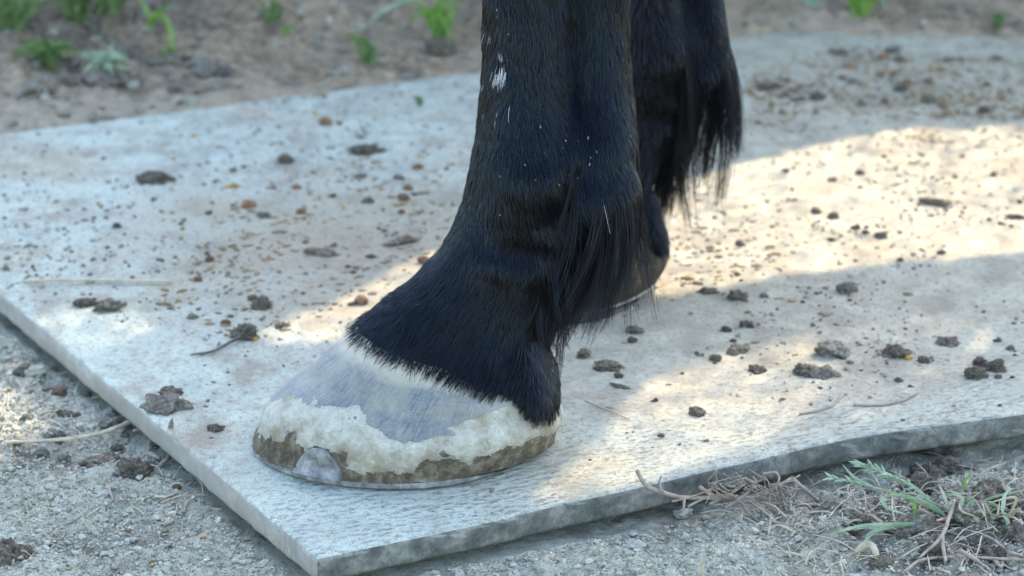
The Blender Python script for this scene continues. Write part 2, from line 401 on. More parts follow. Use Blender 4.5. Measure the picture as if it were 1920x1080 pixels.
# ------------------------------------------------------------------ rubber mat
def build_mat():
    st = 0.006
    A = np.linspace(0.003, MAT_A - 0.003, int(MAT_A / st)); B = np.linspace(0.003, MAT_B - 0.003, int(MAT_B / st))
    AA, BB = np.meshgrid(A, B, indexing='ij'); a, b = AA.ravel(), BB.ravel()
    def place(a, b, z):
        db, dz = mat_warp(a, b); p = C0 + np.outer(a, E1) + np.outer(b + db, E2)
        q = np.column_stack([p, np.zeros(len(p))])
        return np.column_stack([p, z + dz + 0.0008 * fbm(q, 12, 2, seed=5)])
    top = place(a, b, np.zeros(len(a)))
    V = [top]; F = grid_faces(len(A), len(B)).tolist()
    na, nb = len(A), len(B)
    # perimeter, counter-clockwise
    idx = [i * nb for i in range(na)] + [(na - 1) * nb + j for j in range(1, nb)] + [i * nb + nb - 1 for i in range(na - 2, -1, -1)] + [j for j in range(nb - 2, 0, -1)]
    pa, pb = a[idx], b[idx]
    oa = np.where(pa <= A[0] + 1e-9, -1.0, np.where(pa >= A[-1] - 1e-9, 1.0, 0)); ob = np.where(pb <= B[0] + 1e-9, -1.0, np.where(pb >= B[-1] - 1e-9, 1.0, 0))
    base = len(top); prev = idx; n = len(idx)
    for off, z in ((0.0018, -0.0003), (0.0028, -0.0012), (0.0031, -0.003), (0.0034, -0.006), (0.0030, -0.009), (0.0032, -0.012), (0.0022, -0.0140), (-0.012, -0.0145)):
        q = place(pa + oa * off, pb + ob * off, np.full(n, z))
        w = (0.35 if z > -0.002 else 1.0) * 0.0019 * fbm(q, 60, 4, 0.65, seed=6) + (0.3 if z > -0.002 else 1.0) * 0.0008 * fbm(q, 260, 2, seed=9)
        q[:, :2] += np.outer(oa * w, E1) + np.outer(ob * w, E2); q[:, 2] += 0.5 * w
        V.append(q); cur = [base + i for i in range(n)]
        for i in range(n):
            j = (i + 1) % n; F.append([prev[i], cur[i], cur[j], prev[j]])
        prev = cur; base += n
    me = mesh_np('rubber_mat', np.concatenate(V), np.array(F), M['rubber'])
    bm = bmesh.new(); bm.from_mesh(me); bmesh.ops.recalc_face_normals(bm, faces=bm.faces); bm.to_mesh(me); bm.free()
    return me
mat = obj('rubber_mat', build_mat())
tag(mat, 'large dusty grey rubber mat with moulded scale pattern lying under the black horse', 'mat')

# ------------------------------------------------------------------ leaf screen added out of view to shade the yard, gaps shaped for sun patches
HY = 1.02
def to_shade_screen(pt):
    k = (HY - pt[1]) / SUN[1]; return np.array([pt[0] + k * SUN[0], k * SUN[2]])
def gapoly(px): return [to_shade_screen(gp(x, y)) for x, y in px]
GAP_PX = (
    ([(985, 965), (1080, 880), (1180, 770), (1225, 718), (1275, 688), (1400, 655), (1530, 628), (1570, 700), (1520, 775), (1440, 840), (1200, 905)], 0.72),
    ([(1530, 628), (1620, 605), (1750, 590), (1850, 620), (1800, 700), (1700, 760), (1440, 840), (1520, 775), (1570, 700)], 2.0),
    ([(500, 612), (560, 590), (640, 560), (720, 520), (800, 475), (860, 450), (1000, 405), (1200, 350), (1330, 325), (1330, 540), (1255, 557), (1100, 592), (900, 622), (700, 637), (560, 642), (500, 640)], 0.35),
    ([(1330, 325), (1400, 302), (1500, 280), (1600, 256), (1700, 243), (1920, 236), (2150, 240), (2150, 455), (1920, 472), (1700, 490), (1500, 512), (1330, 540)], 0.28),
    ([(70, 600), (130, 572), (250, 578), (295, 600), (240, 632), (170, 652), (110, 642)], 1.15),
    ([(-140, 600), (0, 640), (60, 668), (112, 705), (90, 752), (0, 788), (-140, 790)], 0.2))
GAPS = [gapoly(p) for p, _ in GAP_PX]
def build_shade_screen():
    root = empty('shade_screen', (0.6, HY, 0))
    tag(root, 'unseen leaf screen added to shade the mat, gaps shaped for sun patches', 'shade_screen')
    n = 60000
    Pg = np.column_stack([rng.uniform(-0.62, 0.85, n), rng.uniform(-0.62, HY, n)])
    P = np.array([Pg[:, 0] + (HY - Pg[:, 1]) * SUN[0] / SUN[1], (HY - Pg[:, 1]) * SUN[2] / SUN[1]]).T
    s = rng.uniform(0.013, 0.024, n)
    m = 48000; g_all = np.concatenate([np.asarray(g) for g in GAPS]); lo, hi = g_all.min(0) - 0.06, g_all.max(0) + 0.06
    P = np.concatenate([P, rng.uniform(lo, hi, (m, 2))]); s = np.concatenate([s, np.full(m, 0.006)]); small = np.arange(n + m) >= n; n += m
    keep = np.ones(n, bool); near_gap = np.zeros(n, bool)
    for g in GAPS:
        for k in range(8):
            t = k * math.pi / 4; r = np.where(small, 0.004, 0.017)[:, None] * np.array([[math.cos(t), math.sin(t)]])
            keep &= ~poly_dist_inside(P + r, g)
            near_gap |= poly_dist_inside(P + 0.040 * np.array([[math.cos(t), math.sin(t)]]), g) | poly_dist_inside(P + 0.022 * np.array([[math.cos(t), math.sin(t)]]), g)
    keep &= ~small | near_gap
    P = P[keep]; s = s[keep]
    # sparse small leaves added across the gaps to dim the sun patches
    for (px, cover), g in zip(GAP_PX, GAPS):
        ga = np.asarray(g); lo, hi = ga.min(0), ga.max(0); m = int(cover * np.prod(hi - lo) / (2 * 0.0025 ** 2 * 0.63 * 0.85))
        Q = rng.uniform(lo, hi, (m, 2)); Q = Q[poly_dist_inside(Q, g)]; P = np.concatenate([P, Q]); s = np.concatenate([s, np.full(len(Q), 0.0025)])
    n = len(P)
    d = rng.uniform(-0.03, 0.03, n)
    # leaf centres slide along the sun's slope so that depth does not blur the gaps
    C = np.column_stack([P[:, 0] + d * SUN[0] / SUN[1], HY + d, P[:, 1] + d * SUN[2] / SUN[1]])
    C[:, 2] = np.maximum(C[:, 2], 0.005)
    nrm = SUN + rng.normal(size=(n, 3)) * 0.35; nrm /= np.linalg.norm(nrm, axis=1)[:, None]
    r = rng.normal(size=(n, 3)); u = np.cross(nrm, r); u /= np.linalg.norm(u, axis=1)[:, None]; v = np.cross(nrm, u)
    u *= s[:, None]; v *= (s * 0.7)[:, None]
    V = np.stack([C - u, C - v * 0.9, C + u, C + v * 0.9], 1).reshape(-1, 3) - np.array([0.6, HY, 0])
    me = mesh_np('screen_leaves', V, np.arange(4 * n).reshape(-1, 4), M['shade_screen'], False)
    tag(obj('screen_leaves', me, root), kind='stuff')
    for k in range(9):
        x = -1.4 + k * 0.36; mb = MB()
        pts = bezier([(x, 0.06, -0.02), (x + 0.03, 0.08, 0.15), (x - 0.02, 0.07, 0.3)], 6); V_, F_ = tube(pts, np.linspace(0.012, 0.006, len(pts)), 7); mb.add(V_, F_)
        obj('stem', mb.mesh('stem', M['bark']), root)  # stems of the added screen
build_shade_screen()

# ------------------------------------------------------------------ horse: two legs in view
YA = -0.238                                   # upright mid plane of the near leg
OFF = np.array([0.067, 0.236, 0.0])           # far leg from near leg
def leg_mesh():
    bm = bmesh.new()
    def loft(rings, n=28, e=2.2):
        rows = []
        for (f, b, hd) in rings:
            F_ = vp(f[0], f[1], YA); B_ = vp(b[0], b[1], YA); m = (F_ + B_) / 2; h = (B_ - F_) / 2
            row = []
            for k in range(n):
                t = 2 * math.pi * k / n; c, s = math.cos(t), math.sin(t)
                c = math.copysign(abs(c) ** (2 / e), c); s = math.copysign(abs(s) ** (2 / e), s)
                row.append(bm.verts.new(m + h * c + np.array([0, hd * s, 0])))
            rows.append(row)
        for r0, r1 in zip(rows, rows[1:]):
            for k in range(n): bm.faces.new((r0[k], r0[(k + 1) % n], r1[(k + 1) % n], r1[k]))
        bm.faces.new(rows[0][::-1]); bm.faces.new(rows[-1])
    def ball(x, y, dy, r):                    # r = (rx, ry, rz)
        c = vp(x, y, YA) + np.array([0, dy, 0])
        res = bmesh.ops.create_icosphere(bm, subdivisions=3, radius=1.0)
        for v in res['verts']: v.co = Vector((c[0] + v.co.x * r[0], c[1] + v.co.y * r[1], c[2] + v.co.z * r[2]))
    # cannon bone up to the knee and forearm
    loft([((870, -1500), (1230, -1500), .060), ((880, -1250), (1200, -1250), .052), ((880, -1050), (1150, -1050), .043), ((868, -850), (1150, -850), .042), ((885, -680), (1110, -680), .034),
          ((907, -450), (1075, -450), .028), ((907, -150), (1068, -150), .027), ((907, 60), (1066, 60), .028), ((905, 150), (1070, 150), .030), ((897, 230), (1085, 230), .034),
          ((887, 300), (1100, 310), .038), ((876, 365), (1085, 385), .034), ((872, 420), (1050, 435), .024)])
    # flexor tendons behind
    loft([((1060, -1000), (1165, -1000), .030), ((1075, -750), (1190, -750), .024), ((1090, -450), (1180, -450), .019), ((1092, -100), (1176, -100), .018), ((1090, 60), (1178, 60), .019), ((1082, 160), (1184, 160), .022),
          ((1060, 240), (1192, 240), .030), ((1040, 310), (1193, 320), .034), ((1020, 370), (1165, 390), .026), ((1000, 415), (1100, 440), .014)])
    # suspensory band between
    loft([((1030, -700), (1120, -700), .019), ((1045, -300), (1105, -300), .0075), ((1048, 60), (1104, 60), .0070), ((1044, 140), (1108, 140), .0095), ((1035, 200), (1110, 200), .025), ((1020, 260), (1120, 260), .032)])
    ball(1000, 300, 0, (.028, .040, .030)); ball(1120, 330, -.018, (.020, .018, .022)); ball(1120, 330, .018, (.020, .018, .022))
    # pastern down to the coronet
    loft([((890, 330), (1120, 350), .026), ((868, 385), (1120, 400), .034), ((855, 425), (1095, 445), .034), ((825, 475), (1070, 490), .032), ((775, 527), (1040, 540), .032), ((728, 566), (1022, 580), .034), ((694, 593), (1012, 618), .036),
          ((680, 610), (1026, 660), .0385), ((682, 624), (1036, 702), .041), ((705, 645), (1034, 722), .036)], e=2.3)
    loft([((900, 595), (1010, 595), .028), ((915, 645), (1026, 650), .034), ((935, 690), (1040, 702), .037), ((955, 720), (1044, 740), .035), ((975, 738), (1032, 760), .027)])
    me = bpy.data.meshes.new('leg'); bm.to_mesh(me); bm.free()
    o = bpy.data.objects.new('tmp', me); COL.objects.link(o)
    r = o.modifiers.new('r', 'REMESH'); r.mode = 'VOXEL'; r.voxel_size = 0.0024; r.adaptivity = 0
    s = o.modifiers.new('s', 'SMOOTH'); s.factor = 0.5; s.iterations = 7
    dg = bpy.context.evaluated_depsgraph_get(); dg.update()
    out = bpy.data.meshes.new_from_object(o.evaluated_get(dg)); out.name = 'leg'
    bpy.data.objects.remove(o)
    nv = len(out.vertices); co = np.empty(nv * 3, np.float32); out.vertices.foreach_get('co', co); co = co.reshape(-1, 3).astype(float)
    nr = np.empty(nv * 3, np.float32); out.vertices.foreach_get('normal', nr); nr = nr.reshape(-1, 3)
    co += nr * (0.0011 * fbm(co, 55, 3, seed=11) + 0.0012 * fbm(co, 22, 2, seed=12))[:, None]
    # crease above the pastern
    c = vp(1010, 432, YA); d = np.abs((co[:, 2] - c[2]) + 0.25 * (co[:, 0] - c[0])); wx = np.exp(-((co[:, 0] - c[0]) / .022) ** 2)
    co -= nr * (0.0045 * np.exp(-(d / .006) ** 2) * wx * (co[:, 2] < .16))[:, None]
    out.vertices.foreach_set('co', co.astype(np.float32).ravel()); out.update()
    out.polygons.foreach_set('use_smooth', [True] * len(out.polygons))
    t = NT('black_skin'); n = t.noise(t.coord(), 300, 4)
    m_ = t.principled(t.ramp(n, [(0.3, (0.006, 0.005, 0.005)), (0.7, (0.010, 0.009, 0.009))]), 0.8, t.bump(n, 0.3, 0.001), 0.03)
    out.materials.clear(); out.materials.append(m_)
    return out
LEG = leg_mesh()
def sample_surface(me, n, weight=None):
    me.calc_loop_triangles()
    nt = len(me.loop_triangles); tv = np.empty(nt * 3, np.int32); me.loop_triangles.foreach_get('vertices', tv); tv = tv.reshape(-1, 3)
    nv = len(me.vertices); co = np.empty(nv * 3, np.float32); me.vertices.foreach_get('co', co); co = co.reshape(-1, 3).astype(float)
    nr = np.empty(nv * 3, np.float32); me.vertices.foreach_get('normal', nr); nr = nr.reshape(-1, 3).astype(float)
    A = co[tv]; ar = 0.5 * np.linalg.norm(np.cross(A[:, 1] - A[:, 0], A[:, 2] - A[:, 0]), axis=1)
    if weight is not None: ar = ar * weight(A.mean(1), nr[tv].mean(1))
    k = rng.choice(nt, n, p=ar / ar.sum()); r1 = np.sqrt(rng.random(n)); r2 = rng.random(n)
    w = np.stack([1 - r1, r1 * (1 - r2), r1 * r2], 1)
    P = (A[k] * w[:, :, None]).sum(1); N = (nr[tv[k]] * w[:, :, None]).sum(1); N /= np.linalg.norm(N, axis=1)[:, None]
    return P, N
def norm(v): return v / (np.linalg.norm(v, axis=1)[:, None] + 1e-12)
def hair_obj(name, pts, rad, mat_, parent):
    """pts (n,k,3), rad (n,k)"""
    n, k = pts.shape[:2]
    hc = bpy.data.hair_curves.new(name); hc.add_curves([k] * n)
    hc.points.foreach_set('position', pts.astype(np.float32).ravel()); hc.points.foreach_set('radius', rad.astype(np.float32).ravel())
    hc.materials.append(mat_)
    o = bpy.data.objects.new(name, hc); COL.objects.link(o); o.parent = parent; return o
Z_COR = 0.045
def flow(P, N):
    """lie of the coat: down the cannon, forward and down the pastern"""
    z = P[:, 2]; x = P[:, 0]
    past = sstep(.145, .09, z)
    d = np.column_stack([0.10 - 0.62 * past, np.zeros(len(P)), -np.ones(len(P))])
    # behind the fetlock and over the heel bulbs the coat hangs straight down
    back = sstep(0.004, 0.022, x) * sstep(.02, .06, z); d[:, 0] = d[:, 0] * (1 - back) + 0.08 * back
    # swept back across the side of the fetlock
    sw = np.exp(-((z - .13) / .03) ** 2) * sstep(-0.02, 0.03, x); d[:, 0] += 0.35 * sw
    a = 0.40 * fbm(P, 38, 2, seed=21) + 0.35 * fbm(P, 130, 2, seed=22)
    d = norm(d); s = np.cross(d, N); d = d + s * a[:, None]
    d = d - N * np.einsum('ij,ij->i', d, N)[:, None]
    return norm(d)
def grow(P, N, D, L, lift, k=5, grav=0.25, curl=0.10):
    n = len(P); pts = np.empty((n, k, 3)); pts[:, 0] = P - N * 0.0004
    wob = norm(rng.normal(size=(n, 3))) * curl
    for i in range(1, k):
        t = i / (k - 1)
        d = D * np.cos(lift)[:, None] + N * (np.sin(lift) * (1 - 0.75 * t))[:, None] + np.array([0, 0, -grav * t]) + wob * t
        pts[:, i] = pts[:, i - 1] + norm(d) * (L / (k - 1))[:, None]
    return pts
def taper(n, k, r0): return np.asarray(r0)[:, None] * np.linspace(1, 0.25, k)[None] ** 0.8
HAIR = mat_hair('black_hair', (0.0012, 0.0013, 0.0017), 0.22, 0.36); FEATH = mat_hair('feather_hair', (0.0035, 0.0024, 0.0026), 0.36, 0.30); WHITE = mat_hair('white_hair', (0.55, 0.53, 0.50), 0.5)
def make_coat(leg, n, seed):
    def w(C, Nn): return (C[:, 2] < .36) * np.where(C[:, 2] > .30, 0.5, 1.0) * np.where(C[:, 2] < .03, 0.6, 1.0)
    P, N = sample_surface(LEG, n, w)
    D = flow(P, N)
    L = rng.uniform(.0055, .0095, n) * (1 + 0.3 * sstep(.085, .055, P[:, 2])) * np.where((P[:, 0] > -.005) & (P[:, 2] < .06), 0.7, 1.0)
    L *= 1 + 0.6 * sstep(.0, .04, P[:, 0]) * sstep(.17, .12, P[:, 2])
    lift = np.clip(0.14 + 0.12 * fbm(P, 45, 2, seed=23 + seed) + 0.14 * fbm(P, 170, 2, seed=27) + rng.normal(0, .06, n), 0.07, 0.7) + 0.08 * sstep(.08, .05, P[:, 2])
    pts = grow(P, N, D, L, lift, 5, 0.12)
    # locks: tips lean to shared points
    nl = n // 14; cen = P[rng.choice(n, nl, replace=False)]
    kd = kdtree.KDTree(nl)
    for i, c in enumerate(cen): kd.insert(c, i)
    kd.balance()
    J = P + rng.normal(size=P.shape) * 0.0008
    inv = np.array([kd.find(p)[1] for p in J]); cnt = np.maximum(np.bincount(inv, minlength=nl), 1).astype(float)
    mean = np.stack([np.bincount(inv, pts[:, -1, q], minlength=nl) / cnt for q in range(3)], 1)[inv]
    st = rng.uniform(0.1, 0.7, nl)[inv]; dl = mean - pts[:, -1]
    for i in range(1, 5): pts[:, i] += dl * (st * (i / 4) ** 1.5)[:, None] + N * 0.0010 * (i / 4)
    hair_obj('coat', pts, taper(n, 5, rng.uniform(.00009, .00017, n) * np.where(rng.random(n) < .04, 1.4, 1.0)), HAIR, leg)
def make_feather(leg, n, region, length, tip, seed=0, name='feather', r=(.00008, .00017), spread=0.25, locks=70, push=0.55, pull=0.75):
    """long hair from roots chosen by region(C, N) hanging towards tip"""
    P, N = sample_surface(LEG, n, region)
    lk = rng.integers(0, len(P), locks); c = P[lk]
    inv = np.argmin(((P[:, None] - c[None]) ** 2).sum(2) + rng.random((n, locks)) * 2e-5, 1)
    Ll = rng.uniform(0.75, 1.1, locks)[inv] * rng.uniform(0.7, 1.05, n)
    L = length(P) * Ll
    D0_ = flow(P, N); k = 9; pts = np.empty((n, k, 3)); pts[:, 0] = P
    ld = rng.normal(size=(locks, 3)) * spread; ld[:, 2] = 0; ld = ld[inv]
    wob = rng.normal(size=(n, 3)) * 0.10
    for i in range(1, k):
        t = i / (k - 1)
        d = D0_ * (1 - t) + N * push * (1 - t) ** 2 + tip * (0.35 + t) + ld * t + wob * t
        pts[:, i] = pts[:, i - 1] + norm(d) * (L / (k - 1))[:, None]
    cnt = np.bincount(inv, minlength=locks).astype(float); cnt[cnt == 0] = 1
    for i in range(2, k):
        t = i / (k - 1); mean = np.stack([np.bincount(inv, pts[:, i, q], minlength=locks) / cnt for q in range(3)], 1)[inv]
        pts[:, i] += (mean - pts[:, i]) * (pull * t ** 1.2)
    pts[:, :, 2] = np.maximum(pts[:, :, 2], 0.003)
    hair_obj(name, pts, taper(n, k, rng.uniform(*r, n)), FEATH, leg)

horse = empty('horse', (0, 0, 0))
tag(horse, 'black horse standing on the mat, two shod feathered lower legs in view', 'horse')
legA = obj('leg', LEG, horse); legA['label'] = 'nearer leg with a small white hair patch on the cannon'
SB = 0.94; TURN = math.radians(20); _pv = np.array([-.03, YA, 0]); _R = np.array([[math.cos(TURN), -math.sin(TURN), 0], [math.sin(TURN), math.cos(TURN), 0], [0, 0, 1]])
LOCB = _pv + OFF - SB * (_R @ _pv) + np.array([.003, 0, 0])
legB = obj('leg', LEG, horse, loc=LOCB, rot=(0, 0, TURN), scale=SB); legB['label'] = 'farther leg with long feather hanging behind the fetlock'
make_coat(legA, 130000, 0)
make_coat(legB, 40000, 5)
# near leg: feather behind the fetlock
rA = lambda C, N: ((C[:, 0] > .028) & (C[:, 2] > .098) & (C[:, 2] < .215) & (N[:, 0] > -0.1)) * 1.0
make_feather(legA, 4200, rA, lambda P: (0.024 + 0.050 * sstep(.20, .14, P[:, 2])) * np.where(rng.random(len(P)) < .06, 1.35, 1.0), np.array([-0.42, -0.02, -1.0]), locks=130, push=0.22, pull=0.6, spread=0.30)
rA2 = lambda C, N: ((C[:, 0] > .012) & (C[:, 2] > .070) & (C[:, 2] < .118) & (N[:, 0] > 0.0)) * 1.0
make_feather(legA, 1500, rA2, lambda P: 0.030 + 0 * P[:, 0], np.array([0.02, -0.02, -1.0]), locks=90, spread=0.4, push=0.3, pull=0.5)
rA3 = lambda C, N: ((C[:, 0] > .038) & (C[:, 2] > .10) & (C[:, 2] < .19) & (N[:, 0] > 0.2)) * 1.0
make_feather(legA, 1700, rA3, lambda P: 0.074 + 0 * P[:, 0], np.array([-0.22, 0.05, -1.0]), locks=80, push=0.2, pull=0.55, spread=0.3)
# far leg: longer feather, fringe up the back of the cannon
rB = lambda C, N: ((C[:, 0] > .020) & (C[:, 2] > .105) & (C[:, 2] < .36) & (N[:, 0] > 0.15)) * 1.0
make_feather(legB, 8000, rB, lambda P: 0.040 + 0.050 * sstep(.26, .14, P[:, 2]), np.array([-0.06, 0, -1.0]), locks=90, push=0.25, pull=0.6, spread=0.16)
# white hairs on the near cannon
def white_patch(leg, spots):
    allp = []; allr = []
    for (px, py, n, L, rad) in spots:
        c = vp(px, py, YA - 0.024); P, N = sample_surface(LEG, n, lambda C, Nn: (Nn[:, 1] < 0.1) * np.exp(-(((C[:, 0] - c[0]) / rad) ** 2 + ((C[:, 2] - c[2]) / rad) ** 2)))
        D = norm(flow(P, N) + rng.normal(size=(n, 3)) * 0.12)
        allp.append(grow(P, N, D, rng.uniform(.7, 1.1, n) * L, np.full(n, 0.32), 5, 0.1, 0.2)); allr.append(taper(n, 5, rng.uniform(.00006, .00011, n)))
    hair_obj('white_hair_patch', np.concatenate(allp), np.concatenate(allr), WHITE, leg)
white_patch(legA, [(941, 128, 70, .009, .0017), (938, 94, 22, .007, .0014), (911, 166, 16, .008, .0016), (1128, 350, 2, .020, .002), (930, 195, 3, .012, .004), (920, 60, 6, .008, .006)])

def flecks(leg, spots):
    V0, F0 = np.array([[.5,0,0],[-.5,0,0],[0,.5,0],[0,-.5,0],[0,0,.5],[0,0,-.5]]), np.array([[0,2,4],[2,1,4],[1,3,4],[3,0,4],[2,0,5],[1,2,5],[3,1,5],[0,3,5]])
    V = []; F = []
    for (px, py, n, rad) in spots:
        c = vp(px, py, YA - 0.03); P, N = sample_surface(LEG, n, lambda C, Nn: (Nn[:, 1] < -0.2) * np.exp(-(((C[:, 0] - c[0]) / rad) ** 2 + ((C[:, 2] - c[2]) / rad) ** 2)))
        for p, nn in zip(P, N):
            sz = rng.uniform(.0004, .0011); F.append(F0 + 6 * len(V)); V.append(V0 * np.array([sz * .6, sz * .5, sz * rng.uniform(.8, 2)]) + p + nn * rng.uniform(.0015, .0026))
    tag(obj('chaff_flecks', mesh_np('chaff_flecks', np.concatenate(V), np.concatenate(F), M['straw'], False), leg), kind='stuff')
flecks(legA, [(1090, 300, 13, .014), (1010, 310, 4, .014), (945, 410, 1, .003), (960, 40, 3, .014), (780, 575, 1, .004)])
white_patch(legB, [(1150, 300, 16, .006, .003)])

# ------------------------------------------------------------------ hooves
def hoof_pt(th, t, off=0.0):
    th = np.asarray(th, float); t = np.asarray(t, float); c, s = np.cos(th), np.sin(th)
    T = np.stack([-.030 - np.where(c > 0, .0505, .047) * c, YA - .040 * s, .0555 + .0095 * c], -1)
    hw = .058 * (1 - .22 * np.where(c < 0, c * c, 0))
    B = np.stack([-.058 - np.where(c > 0, .075, .080) * c, YA - hw * s, .0050 + 0 * c], -1)
    P = T * (1 - t[..., None]) + B * t[..., None]
    out = np.stack([-c * 1.0, -s, 0.55 + 0 * c], -1); out /= np.linalg.norm(out, axis=-1)[..., None]
    bulge = 0.0016 * np.sin(np.clip(t, 0, 1) * math.pi) + 0.0052 * np.exp(-((t - 0.72) / 0.22) ** 2) * sstep(1.06, 0.8, t)
    return P + out * (np.asarray(off) + bulge)[..., None]
def mat_hoof():
    t = NT('hoof_horn'); uv = t.coord('UV'); c = t.coord()
    sep = t.n('ShaderNodeSeparateXYZ', i_Vector=uv); tt = sep.outputs['Y']
    fib = t.noise(t.mapping(uv, scale=(60, 1.4, 1), rot=(0, 0, 0.0)), 3, 6, 0.7)
    fib2 = t.noise(t.mapping(uv, scale=(26, 3.0, 1), rot=(0, 0, 0.10)), 2, 7, 0.75, 0.4)
    ring = t.noise(t.mapping(uv, scale=(0.7, 12, 1)), 2, 3)
    scr = t.noise(t.mapping(uv, scale=(14, 8, 1), rot=(0, 0, 0.5)), 3, 6, 0.7, 0.6)
    col = t.ramp(fib2, [(0.30, (0.06, 0.068, 0.074)), (0.48, (0.135, 0.14, 0.13)), (0.66, (0.26, 0.255, 0.205))])
    col = t.mix(t.ramp(scr, [(0.50, 0.0), (0.60, 0.75)]), col, (0.08, 0.092, 0.102))
    lines = t.noise(t.mapping(uv, scale=(1.6, 46, 1), rot=(0, 0, 0.04)), 2, 3, 0.6)
    col = t.mix(t.ramp(lines, [(0.52, 0.0), (0.62, 0.6)]), col, (0.075, 0.08, 0.082))
    col = t.mix(t.ramp(fib, [(0.48, 0.0), (0.78, 0.6)]), col, (0.33, 0.33, 0.29))
    pale = t.ramp(t.noise(c, 60, 5), [(0.44, 0.0), (0.66, 0.6)])
    col = t.mix(pale, col, (0.275, 0.255, 0.185))
    wob = t.math('ADD', tt, t.math('MULTIPLY', t.math('SUBTRACT', t.noise(c, 160, 4), 0.5), 0.14))
    band = t.n('ShaderNodeMapRange', i_Value=wob, i_1=0.20, i_2=0.09).outputs[0]
    col = t.mix(t.math('MULTIPLY', band, 0.85), col, (0.42, 0.365, 0.265))
    heel = t.n('ShaderNodeMapRange', i_Value=sep.outputs['X'], i_1=1.75, i_2=2.3).outputs[0]
    col = t.mix(t.math('MULTIPLY', heel, 0.7), col, (0.40, 0.36, 0.295))
    h = t.math('ADD', t.math('MULTIPLY', fib, 0.6), t.math('MULTIPLY', ring, 0.8))
    return t.principled(col, 0.5, t.bump(h, 0.45, 0.0008), 0.4)
def mat_mud():
    t = NT('pale_dried_mud'); c = t.coord(); n = t.noise(c, 95, 7, 0.7); n2 = t.noise(t.mapping(c, loc=(4, 1, 2)), 55, 6, 0.65); n3 = t.noise(c, 900, 4, 0.7)
    col = t.ramp(n, [(0.28, (0.20, 0.17, 0.11)), (0.45, (0.385, 0.355, 0.265)), (0.70, (0.56, 0.535, 0.425))])
    col = t.mix(t.ramp(n2, [(0.50, 0.0), (0.66, 0.85)]), col, (0.27, 0.22, 0.145))
    col = t.mix(t.ramp(n3, [(0.30, 0.6), (0.45, 0.0)]), col, (0.20, 0.16, 0.11))
    lo = t.n('ShaderNodeAttribute', attribute_name='low').outputs['Fac']
    col = t.mix(t.math('MULTIPLY', lo, t.ramp(n2, [(0.36, 0.0), (0.6, 1.0)])), col, (0.20, 0.155, 0.095))
    return t.principled(col, 0.9, t.bump(t.math('ADD', n, t.math('MULTIPLY', n3, 0.5)), 0.8, 0.002), 0.2)
def mat_brownmud():
    t = NT('brown_mud'); c = t.coord(); n = t.noise(c, 140, 7, 0.72); n3 = t.noise(c, 800, 4, 0.75)
    col = t.ramp(n, [(0.3, (0.04, 0.03, 0.017)), (0.5, (0.14, 0.11, 0.065)), (0.72, (0.36, 0.31, 0.23))])
    col = t.mix(t.ramp(n3, [(0.62, 0.0), (0.75, 0.7)]), col, (0.45, 0.41, 0.33))
    return t.principled(col, 0.85, t.bump(t.math('ADD', n, n3), 1.0, 0.002), 0.25)
def mat_iron():
    t = NT('worn_iron'); c = t.coord(); n = t.noise(c, 120, 6, 0.7)
    col = t.ramp(n, [(0.3, (0.05, 0.045, 0.04)), (0.5, (0.17, 0.165, 0.15)), (0.72, (0.38, 0.37, 0.34))])
    return t.principled(col, 0.55, t.bump(n, 0.3, 0.0006), 0.5, **{'Metallic': 0.25})
MH, MM, MBR, MI = mat_hoof(), mat_mud(), mat_brownmud(), mat_iron()
def hoof_mesh():
    nt, nr = 180, 44; th = np.linspace(-math.pi, math.pi, nt, endpoint=False); t = np.linspace(-0.03, 1, nr)
    TH, TT = np.meshgrid(th, t, indexing='ij')
    off = 0.0005 * np.sin(TT * 26 + 0.6 * np.sin(TH * 2)) * sstep(0.1, 0.3, TT)
    V = hoof_pt(TH, TT, off).reshape(-1, 3)
    F = grid_faces(nt, nr, True).tolist(); uvv = np.column_stack([np.abs(TH).ravel(), TT.ravel()])
    n0 = len(V); V = np.concatenate([V, [[-.03, YA, .0545], [-.05, YA, .012]]]); uvv = np.concatenate([uvv, [[0, 0], [0, 1]]])
    me = bpy.data.meshes.new('hoof')
    F2 = [tuple(f) for f in F] + [(i * nr, ((i - 1) % nt) * nr, n0) for i in range(nt)] + [(i * nr + nr - 1, ((i + 1) % nt) * nr + nr - 1, n0 + 1) for i in range(nt)]
    me.from_pydata(V.tolist(), [], F2); uvl = me.uv_layers.new(name='UVMap')
    li = np.empty(len(me.loops), np.int32); me.loops.foreach_get('vertex_index', li); uvl.data.foreach_set('uv', uvv[li].astype(np.float32).ravel())
    bm = bmesh.new(); bm.from_mesh(me); bmesh.ops.recalc_face_normals(bm, faces=bm.faces); bm.to_mesh(me); bm.free()
    me.polygons.foreach_set('use_smooth', [True] * len(me.polygons)); me.materials.append(MH); me.update(); return me
# ragged limits of the dried mud round the hoof: angle from the toe -> share of the way down the wall
MUD_TOP = [(-1.4, .80), (-1.0, .70), (-.5, .80), (-.2, .83), (.02, .74), (.26, .58), (.46, .50), (.58, .485), (.66, .515), (.85, .475), (.95, .42), (1.08, .46), (1.19, .53), (1.29, .57), (1.42, .61), (1.57, .65), (1.65, .61), (1.75, .51), (1.85, .44), (2.0, .36), (2.3, .33), (2.6, .28), (3.0, .35)]
MUD_LOW = [(-1.4, 1.02), (-.2, 1.02), (.05, .97), (.18, .93), (.30, .88), (.40, .85), (.50, .86), (.60, .80), (.68, .74), (.76, .78), (.85, .82), (1.0, .80), (1.07, .77), (1.12, .75), (1.17, .81), (1.19, .90), (1.36, .92), (1.54, .915), (1.66, .88), (1.67, .78), (1.78, .75), (1.88, .82), (1.99, .84), (2.15, .85), (2.27, .78), (2.48, .79), (2.86, .84), (3.0, .84)]
